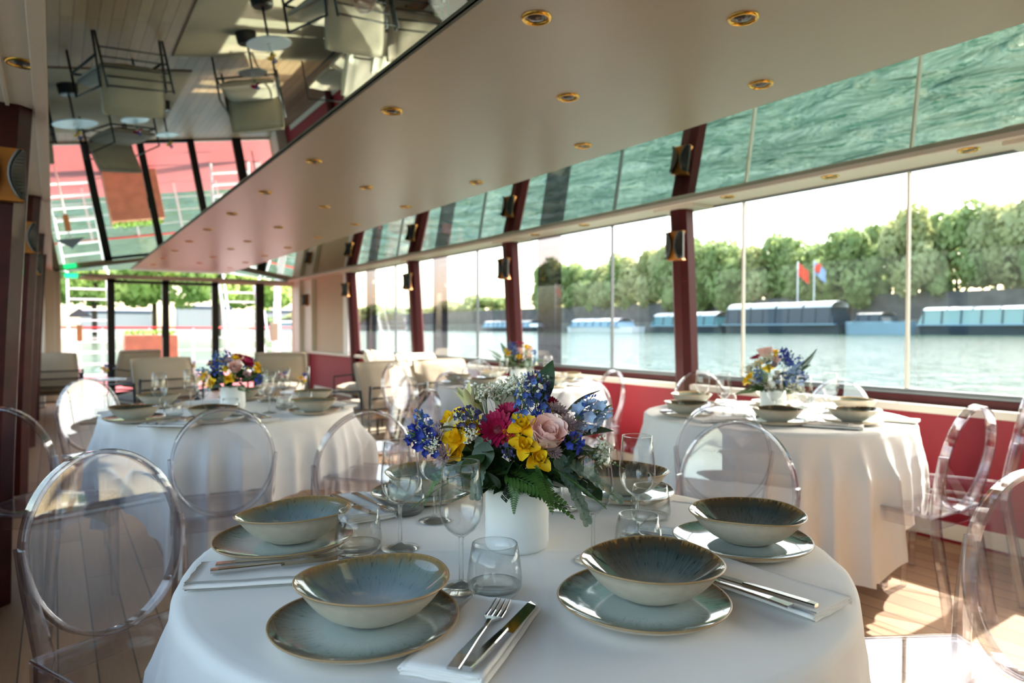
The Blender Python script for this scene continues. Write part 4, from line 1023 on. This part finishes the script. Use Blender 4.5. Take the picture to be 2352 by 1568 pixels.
# ------------------------------------------------------------------ lounge
def pillow_box(w, d, h, n=10, puff=.35):
    m = MB(); vs = []
    def f(u, v):
        return (max(0, 1-abs(u)**4)*max(0, 1-abs(v)**4))**.5
    for sgn in (1, -1):
        for i in range(n+1):
            for j in range(n+1):
                u = -1+2*i/n; v = -1+2*j/n
                vs.append((u*w/2*(1-.03*v*v), v*d/2*(1-.03*u*u), sgn*h/2*(.25+.75*f(u, v))*(1+.06*math.sin(u*7+v*5))))
    K = (n+1)**2; fs = []
    for i in range(n):
        for j in range(n):
            a = i*(n+1)+j; b = a+1; c = a+n+2; d2 = a+n+1
            fs.append((a, d2, c, b)); fs.append((K+a, K+b, K+c, K+d2))
    edge = [i*(n+1) for i in range(n+1)]+[n*(n+1)+j for j in range(1, n+1)]+[i*(n+1)+n for i in range(n-1, -1, -1)]+[j for j in range(n-1, 0, -1)]
    for q in range(len(edge)):
        a = edge[q]; b = edge[(q+1) % len(edge)]; fs.append((a, b, K+b, K+a))
    m.add(vs, fs); return m
def make_armchair(wd=.72):
    r = thing('lounge_armchair', 'x', 'armchair'); h = wd/2
    fr = MB(); T = .014
    for sg in (-1, 1):
        fr.tube([(sg*h, .34, 0), (sg*h, .34, .52), (sg*h, -.30, .56), (sg*h, -.36, 0)], T, 8)
        fr.tube([(sg*h, -.42, .02), (sg*h, -.46, .62)], T, 8); fr.tube([(sg*h, .34, .26), (sg*h, -.34, .24)], T, 8)
    fr.tube([(-h, .34, .26), (h, .34, .26)], T, 8)
    fr.build('frame', 'dark_metal', r, smooth=True)
    for k in range(5):
        z = .18+k*.105; y = -.43-.04*(z-.30)/.4
        MB().tube([(-h, y, z), (h, y, z)], .009, 6).build('back_bar', 'dark_metal', r, smooth=True)
    o = pillow_box(wd-.04, .66, .17).build('seat_cushion', 'cushion', r, smooth=True); o.location = (0, .02, .345)
    o = pillow_box(wd-.03, .50, .20).build('back_cushion', 'cushion', r, smooth=True); o.location = (0, -.25, .60); o.rotation_euler = (math.radians(72), 0, 0)
    return r
ac0 = make_armchair()
AC = [((.98, 9.10), .32, 'cushioned armchair with dark slatted back behind the left table bouquet'),
      ((1.22, 12.1), PI+.5, 'cushioned armchair facing the camera near the end door'),
      ((-.10, 11.6), .15, 'cushioned armchair with slatted back at the far left beside the pilasters'),
      ((2.55, 9.55), PI-.35, 'pale armchair facing the camera by the end window'),
      ((2.72, 6.72), .28, 'beige armchair with dark slatted back, left of the sofa by the window'),
      ((3.52, 6.95), .10, 'beige armchair next to the window sofa, half hidden by acrylic chairs')]
for i, ((x, y), rz, lab) in enumerate(AC):
    if i == 0: ac0.location = (x, y, .001); ac0.rotation_euler = (0, 0, rz); tag(ac0, lab, None, 'lounge armchairs')
    else: dup(ac0, (x, y, .009 if i > 2 else .001), rz, lab)
sf = thing('lounge_sofa', 'beige sofa with dark frame along the windows in the lounge', 'sofa', (3.62, 8.5, .009), PI/2)
f_ = MB()
for sx in (-.85, .85):
    f_.tube([(sx, .38, 0), (sx, .38, .5), (sx, -.32, .55), (sx, -.36, 0)], .012, 8)
f_.tube([(-.85, .38, .26), (.85, .38, .26)], .012, 8).tube([(-.85, -.34, .26), (.85, -.34, .26)], .012, 8).tube([(-.85, -.36, .66), (.85, -.36, .66)], .012, 8)
f_.tube([(-.85, -.32, .3), (-.85, -.36, .66)], .012, 8).tube([(.85, -.32, .3), (.85, -.36, .66)], .012, 8)
f_.build('frame', 'dark_metal', sf, smooth=True)
for sx in (-.42, .42):
    o = pillow_box(.80, .70, .17).build('seat_cushion', 'cushion', sf, smooth=True); o.location = (sx, .02, .345)
    o = pillow_box(.80, .46, .18).build('back_cushion', 'cushion', sf, smooth=True); o.location = (sx, -.26, .58); o.rotation_euler = (math.radians(78), 0, 0)
for i, (x, y, z, rx, rz, lab) in enumerate(((3.36, 7.86, .66, 66, .5, 'cream throw pillow on the near end of the window sofa'), (3.62, 8.75, .66, 64, 1.3, 'cream throw pillow on the far end of the window sofa'), (3.36, 6.84, .70, 50, .1, 'cream throw pillow leaning over the back of the half hidden armchair'))):
    me = pillow_box(.5, .5, .2).build('throw_pillow', 'pillow', smooth=True); me.location = (x, y, z); me.rotation_euler = (math.radians(rx), 0, rz); tag(me, lab, 'pillow', 'cream throw pillows')
def side_table(x, y, h, r, lab, dark=False):
    t = thing('side_table', lab, 'table', (x, y, .009), 0, 'round side tables in the lounge')
    MB().lathe([(.0005, h), (r-.004, h), (r, h-.006), (r-.004, h-.014), (.0005, h-.014)], 36).build('tabletop', 'grey_metal' if dark else 'table_white', t, smooth=False)
    MB().tube([(0, 0, .1), (0, 0, h-.012)], .013, 10).build('stem', 'black', t, smooth=True)
    MB().lathe([(.0005, .13), (.095, .13), (.11, .115), (.12, 0), (.0005, 0)], 28).build('base', 'black', t, smooth=False)
for i, (x, y, h, r, lab, dk, fl) in enumerate(((2.20, 7.35, .50, .225, 'white round side table beside the window armchairs', 0, 'freesia'), (2.30, 8.45, .46, .165, 'small dark round side table before the pale armchair', 1, 'gerbera'),
                      (.55, 10.6, .50, .26, 'widest white round side table behind the slatted armchair', 0, 'freesia'), (1.22, 10.35, .52, .17, 'small white round side table right of the widest one', 0, 'gerbera'), (1.75, 11.4, .48, .16, 'small white round side table nearest the end door', 0, 'freesia'))):
    side_table(x, y, h, r, lab, dk)
    v = MB().lathe([(.0005, 0), (.022, 0), (.026, .02), (.016, .05), (.018, .07), (.0165, .07), (.014, .05), (.0235, .02), (.0005, .004)], 20).build('bud_vase', 'glassware', smooth=True)
    v.location = (x, y, .009+h+.001); tag(v, 'tiny vase on the '+lab, 'vase', 'bud vases')
    b = thing('posy', ('magenta' if fl == 'gerbera' else 'yellow')+' posy on the '+lab, 'flowers', (x, y, .009+h+.012), 0, 'small posies')
    for q in range(5):
        a = q*1.3
        bloom(b, [fl, 'rose', 'astrantia', fl, 'deep'][q], (.03*math.cos(a), .03*math.sin(a), .10+.012*q), (.4*math.cos(a), .4*math.sin(a), 1), q, 1.2)
    bloom(b, 'leaf', (0, 0, .055), (1, .3, .6), 0, .7); bloom(b, 'leaf', (0, 0, .055), (-1, -.3, .6), 0, .7)
    MB().tube([(0, 0, -.005), (0.004, 0, .10)], .002, 5).build('stem', 'stem', b)

# ------------------------------------------------------------------ outside: deck at the end
struct(MB().box(-1.2, 6.0, 14.0, 20.2, -.05, -.01).build('floor', 'deck_red'), 'red painted open deck past the end door')
rl = thing('deck_railing', 'red-topped railing across the open deck outside the end door', 'railing', (0, 18.6, 0))
MB().tube([(-1, 0, 1.20), (5.8, 0, 1.20)], .022, 8).build('top_rail', 'rail_red', rl, smooth=True)
for z in (.35, .65, .95): MB().tube([(-1, 0, z), (5.8, 0, z)], .009, 6).build('cross_wire', 'white', rl)
for k in range(8): MB().box(-1+k*.97-.02, -1+k*.97+.02, -.02, .02, 0, 1.19).build('post', 'white', rl)
pl = thing('planter_box', 'orange-brown wooden planter box with clipped greenery outside the glass door', 'planter', (1.77, 17.0, -.01))
MB().box(-.51, .51, -.25, .25, 0, 1.05).build('box', 'crate', pl, bevel=.01)
m = MB(); rn = random.Random(2)
for i in range(300): 
    c = Vector((rn.uniform(-.48, .48), rn.uniform(-.22, .22), 1.05+rn.uniform(0, .06))); curved_petal(m, c, (rn.uniform(-1, 1), rn.uniform(-1, 1), 1), (rn.uniform(-1, 1), 1, 0), .06, .03, n=2)
m.build('greenery', 'hedge', pl)
def stairs(name, x, y, wdt, n, rise, run, lab, sgn=1):
    s = thing(name, lab, 'stairs', (x, y, -.01))
    for k in range(n): MB().box(-wdt/2, wdt/2, k*run*sgn, k*run*sgn+.2, rise*(k+1)-.03, rise*(k+1)).build('tread', 'white', s)
    for sx in (-1, 1): MB().beam((sx*wdt/2, 0, 0), (sx*wdt/2, n*run*sgn, n*rise), .03, .14).build('stringer', 'white', s)
    for sx in (-1, 1): MB().tube([(sx*wdt/2, 0, .9), (sx*wdt/2, n*run*sgn, n*rise+.9)], .02, 8).build('handrail', 'white', s)
stairs('deck_stairs', .62, 16.6, .75, 10, .23, .13, 'white steep stairs outside the far left glass')
stairs('deck_stairs', 3.72, 16.3, .80, 10, .23, .14, 'white steep stairs outside right of the glass doors')
o = MB().box(4.30, 4.42, 16.4, 16.52, 0, 2.6).build('deck_post', 'white', bevel=.01); tag(o, 'white deck post right of the outer stairs', 'post')
o = thing('deck_lamp', 'dark hooded deck lamp outside the far left window', 'lamp', (.42, 16.0, 0))
MB().tube([(0, 0, 0), (0, 0, 1.36)], .018, 8).build('pole', 'white', o, smooth=True)
MB().box(-.05, .05, -.05, .05, .93, 1.25).build('housing', 'wood', o, bevel=.008)
MB().add([(-.24, -.1, 1.40), (.24, -.1, 1.40), (.24, .1, 1.40), (-.24, .1, 1.40), (0, 0, 1.58)], [(0, 1, 4), (1, 2, 4), (2, 3, 4), (3, 0, 4), (3, 2, 1, 0)]).build('hood', 'black', o)
o = thing('deck_lantern', 'grey lantern hanging outside the end window at the right', 'lamp', (3.95, 15.2, 0))
MB().tube([(0, 0, 0), (0, 0, 1.75)], .012, 8).build('pole', 'grey_metal', o, smooth=True)
MB().box(-.08, .08, -.06, .06, .92, 1.30).build('housing', 'cushion', o, bevel=.01)
o['label'] = 'pale lantern on a thin pole outside the rightmost end window'
def tree(kind, x, y, h, cw, label, me, group):
    t = thing('tree', label, 'tree', (x, y, 0), (x*3.1+y) % 6.28, group)
    c = link('crown', me, t, M4=Matrix.Translation((0, 0, h*.60)) @ Matrix.Diagonal((cw, cw, h*.40, 1)))
    MB().tube([(0, 0, 0), (0, 0, h*.6)], .35, 8).build('trunk', 'trunk', t, smooth=True)
def crown_me(seed, mat, n=5200, leaf=.058):
    rn = random.Random(seed); m = MB(); blobs = [(Vector((0, 0, 0)), .72)]
    for i in range(16):
        a = rn.uniform(0, 6.28); z = rn.uniform(-.75, .8); r = math.sqrt(max(0.05, 1-z*z))*.62
        blobs.append((Vector((math.cos(a)*r, math.sin(a)*r, z*.8)), rn.uniform(.26, .42)))
    for i in range(n):
        c, R = rn.choice(blobs); v = Vector((rn.gauss(0, 1), rn.gauss(0, 1), rn.gauss(0, 1))).normalized(); p = c+v*R*rn.uniform(.82, 1.06)
        nn = (v+Vector((rn.uniform(-1, 1), rn.uniform(-1, 1), rn.uniform(-1, 1)))*.8).normalized(); q = nn.orthogonal().normalized(); w_ = nn.cross(q); s = leaf*rn.uniform(.6, 1.3)
        m.add([p-q*s-w_*s*.6, p+q*s-w_*s*.6, p+q*s*.8+w_*s*.7, p-q*s*.7+w_*s], [(0, 1, 2, 3)])
    return m.data('crown', mat, smooth=False)
CR = [crown_me(1, 'tree_green'), crown_me(2, 'tree_olive'), crown_me(3, 'tree_deep'), crown_me(4, 'tree_lime')]
rn = random.Random(77)
for i, x in enumerate((-14, -4, 5, 13, 21, 29)):
    tree('t', x, 118+rn.uniform(-6, 6), rn.uniform(15, 20), rn.uniform(6, 8), 'lime green tree seen through the end glazing, %s from the left' % ordn[i].replace('nearest', 'first'), CR[3], 'trees beyond the end deck')
# water and far bank
WZ = -.05
XB = 158
wt = MB(); wt.box(-900, XB, -300, 2600, WZ-.5, WZ); wo_ = wt.build('river_water', 'water'); tag(wo_, 'green river water outside the windows', 'water', kind='stuff')
XB = 158
struct(MB().box(XB, XB+9, -60, 700, WZ, 3.2).build('wall_quay', 'stone'), 'low stone quay across the river')
struct(MB().box(-80, -2.6, -60, 70, WZ, .12).build('wall_quay', 'stone_dark'), 'stone quay along the left side of the boat')
struct(MB().box(XB+9, XB+80, -60, 700, WZ, 9.5).build('wall_quay', 'stone_dark'), 'high stone embankment across the river')
k = 0
sp_lab = ['behind the flagpoles', 'behind the long glass barge', 'left of the flagpoles']
Yt = 46; i = 0
_u = 'first second third fourth fifth sixth seventh eighth ninth'.split()
ORD = _u+'tenth eleventh twelfth thirteenth fourteenth fifteenth sixteenth seventeenth eighteenth nineteenth twentieth'.split()+['twenty-'+q for q in _u]+['thirtieth']+['thirty-'+q for q in _u]
while Yt < 238:
    kd = rn.choice([0, 1, 2, 0, 1]); h = rn.uniform(24.5, 30)
    tree('t', XB+rn.uniform(8, 15), Yt, h, rn.uniform(7.5, 9.5), '%s tree on the far bank, %s in the row from the right edge' % (['fresh green', 'olive green', 'deep green', ''][kd], ORD[i]), CR[kd], 'trees on the far bank')
    Yt += rn.uniform(6.5, 9); i += 1
for j in range(9):
    y = 300+j*42; tree('t', XB+10+rn.uniform(0, 20), y, rn.uniform(12, 18), rn.uniform(12, 18), 'distant tree far down the far bank, %s beyond the dense row' % ordn[j].replace('nearest', 'first'), CR[j % 3], 'distant trees down the river')
def barge(x, y0, y1, wd, hull_h, cab_h, roof_h, hullm, glassm, roofm, lab, cab=(0.02, .98), curved=True):
    b = thing('barge', lab, 'boat', (x, y0, WZ)); L = y1-y0; m = MB(); vs = []; n = 12
    for i in range(n+1):
        f = i/n; wv = wd/2*(math.sin(PI*min(1, max(.12, f*.94+.03)))**.3)
        vs += [(-wv*.85, f*L, -.3), (wv*.85, f*L, -.3), (wv, f*L, hull_h*(1+.12*(2*f-1)**4)), (-wv, f*L, hull_h*(1+.12*(2*f-1)**4))]
    fs = [(i*4+j, i*4+(j+1) % 4, i*4+4+(j+1) % 4, i*4+4+j) for i in range(n) for j in range(4)]+[(3, 2, 1, 0), (n*4, n*4+1, n*4+2, n*4+3)]
    m.add(vs, fs).build('hull', hullm, b)
    a, c = cab[0]*L, cab[1]*L
    MB().box(-wd*.5, wd*.5, a-.2, c+.2, hull_h, hull_h+.25).build('deck_rail', 'hull_blue', b)
    MB().add([(-wd*.46, a, hull_h+.25), (wd*.46, a, hull_h+.25), (wd*.46, c, hull_h+.25), (-wd*.46, c, hull_h+.25), (-wd*.40, a+1, cab_h), (wd*.40, a+1, cab_h), (wd*.40, c-1, cab_h), (-wd*.40, c-1, cab_h)],
        [(0, 3, 2, 1), (4, 5, 6, 7), (0, 1, 5, 4), (1, 2, 6, 5), (2, 3, 7, 6), (3, 0, 4, 7)]).build('cabin', glassm, b)
    rf = MB(); seg = max(4, int((c-a)/6))
    for i in range(seg):
        y_0 = a+.6+(c-a-1.2)*i/seg; y_1 = a+.6+(c-a-1.2)*(i+.93)/seg
        vs = [];
        for yy in (y_0, y_1):
            for q in range(7): 
                an = PI*q/6; vs.append((-math.cos(an)*wd*.43, yy, cab_h+(roof_h-cab_h)*math.sin(an)))
        rf.add(vs, [(q, q+1, q+8, q+7) for q in range(6)]+[(0, 7, 13, 6)])
    rf.build('roof', roofm, b)
    nn_ = max(3, int((c-a)/3.2))
    for q in range(nn_):
        y_ = a+1+(c-a-2)*q/(nn_-1)
        MB().beam((-wd*.475, y_, hull_h+.25), (-wd*.415, y_, cab_h), .12, .25).build('window_post', 'hull_dark', b)
    return b
barge(146, 86, 117, 8, 2.0, 6.0, 7.4, 'hull_dark', 'boat_glass', 'white', 'long dark glass-sided river barge with a white segmented roof below the flags')
b = barge(146, 72, 85, 7, 2.4, 4.2, 4.6, 'hull_blue', 'hull_dark', 'cream', 'pale blue stern barge with railings moored right of the long glass barge', cab=(.3, .8))
barge(147, 119, 144, 7, 1.8, 4.6, 5.6, 'hull_dark', 'boat_teal', 'white', 'teal glass river boat left of the long barge')
barge(147, 152, 184, 8, 1.6, 3.4, 4.4, 'white', 'hull_blue', 'white', 'white tour boat with an upper canopy behind the first column', cab=(.15, .9))
barge(147, 50, 70, 7, 1.8, 4.8, 5.4, 'hull_dark', 'boat_pale', 'white', 'river boat with pale glazing near the right edge of the view')
barge(147, 22, 48, 7, 2.2, 5.2, 6.0, 'hull_dark', 'boat_pale', 'white', 'river boat with pale glazing and dark hull, last at the right edge')
barge(148, 205, 240, 7, 1.6, 3.6, 4.2, 'hull_dark', 'hull_blue', 'build', 'low dark boat far away beside the second column')
barge(100, 330, 372, 9, 2.0, 4.2, 5.0, 'white', 'boat_teal', 'white', 'distant white boat far up the river behind the smoked pane')
for i, (y, mt, lab) in enumerate(((104.5, 'flag_red', 'flagpole with a red flag on the far quay'), (100, 'flag_blue', 'flagpole with a pale blue and red flag on the far quay'), (205, 'flag_red', 'distant flagpole with a small red flag, left on the far quay'))):
    f_ = thing('flagpole', lab, 'flag', (XB-2, y, WZ))
    MB().tube([(0, 0, 0), (0, 0, 18)], .14, 8).build('pole', 'white', f_, smooth=True)
    m = MB(); vs = []
    for q in range(9):
        for r_ in (0, 1): vs.append((.4*math.sin(q*.9), -.4*q*.9, 17.6-3.2*r_-.12*q+.02*q*q*(-1)))
    m.add(vs, [(q*2, q*2+1, q*2+3, q*2+2) for q in range(8)]).build('flag', mt, f_, smooth=True)
    if i == 1:
        e = MB(); e.ell((-.1, -1.2, 15.9), (.5, 1.0, 1.2), 10, 8); e.build('flag_disc', 'flag_red', f_)
bd = thing('building', 'pale stone building with a slate roof above the trees at the right edge', 'building', (XB+60, 85, 9.5))
MB().box(0, 30, -45, -4, 0, 20).build('wall', 'build', bd); MB().box(-.5, 30, -45.5, -3.5, 20, 24).build('roof', 'slate', bd, bevel=.6)
for q in range(1, 4):
    for z in (8, 14): MB().box(-.15, .2, -5-q*9, -3-q*9, z, z+3.2).build('window', 'slate', bd)
for j, (x, y, wd, h, lab) in enumerate(((60, 900, 70, 18, 'hazy distant building block at the end of the river, left'), (150, 880, 60, 24, 'hazy distant building block at the end of the river, middle'), (240, 860, 70, 20, 'hazy distant building block at the end of the river, right'))):
    o = thing('building', lab, 'building', (x, y, 0)); MB().box(-wd/2, wd/2, 0, 20, 0, h).build('wall', 'build', o); MB().box(-wd/2-1, wd/2+1, -1, 21, h, h+4).build('roof', 'slate', o, bevel=1.5)
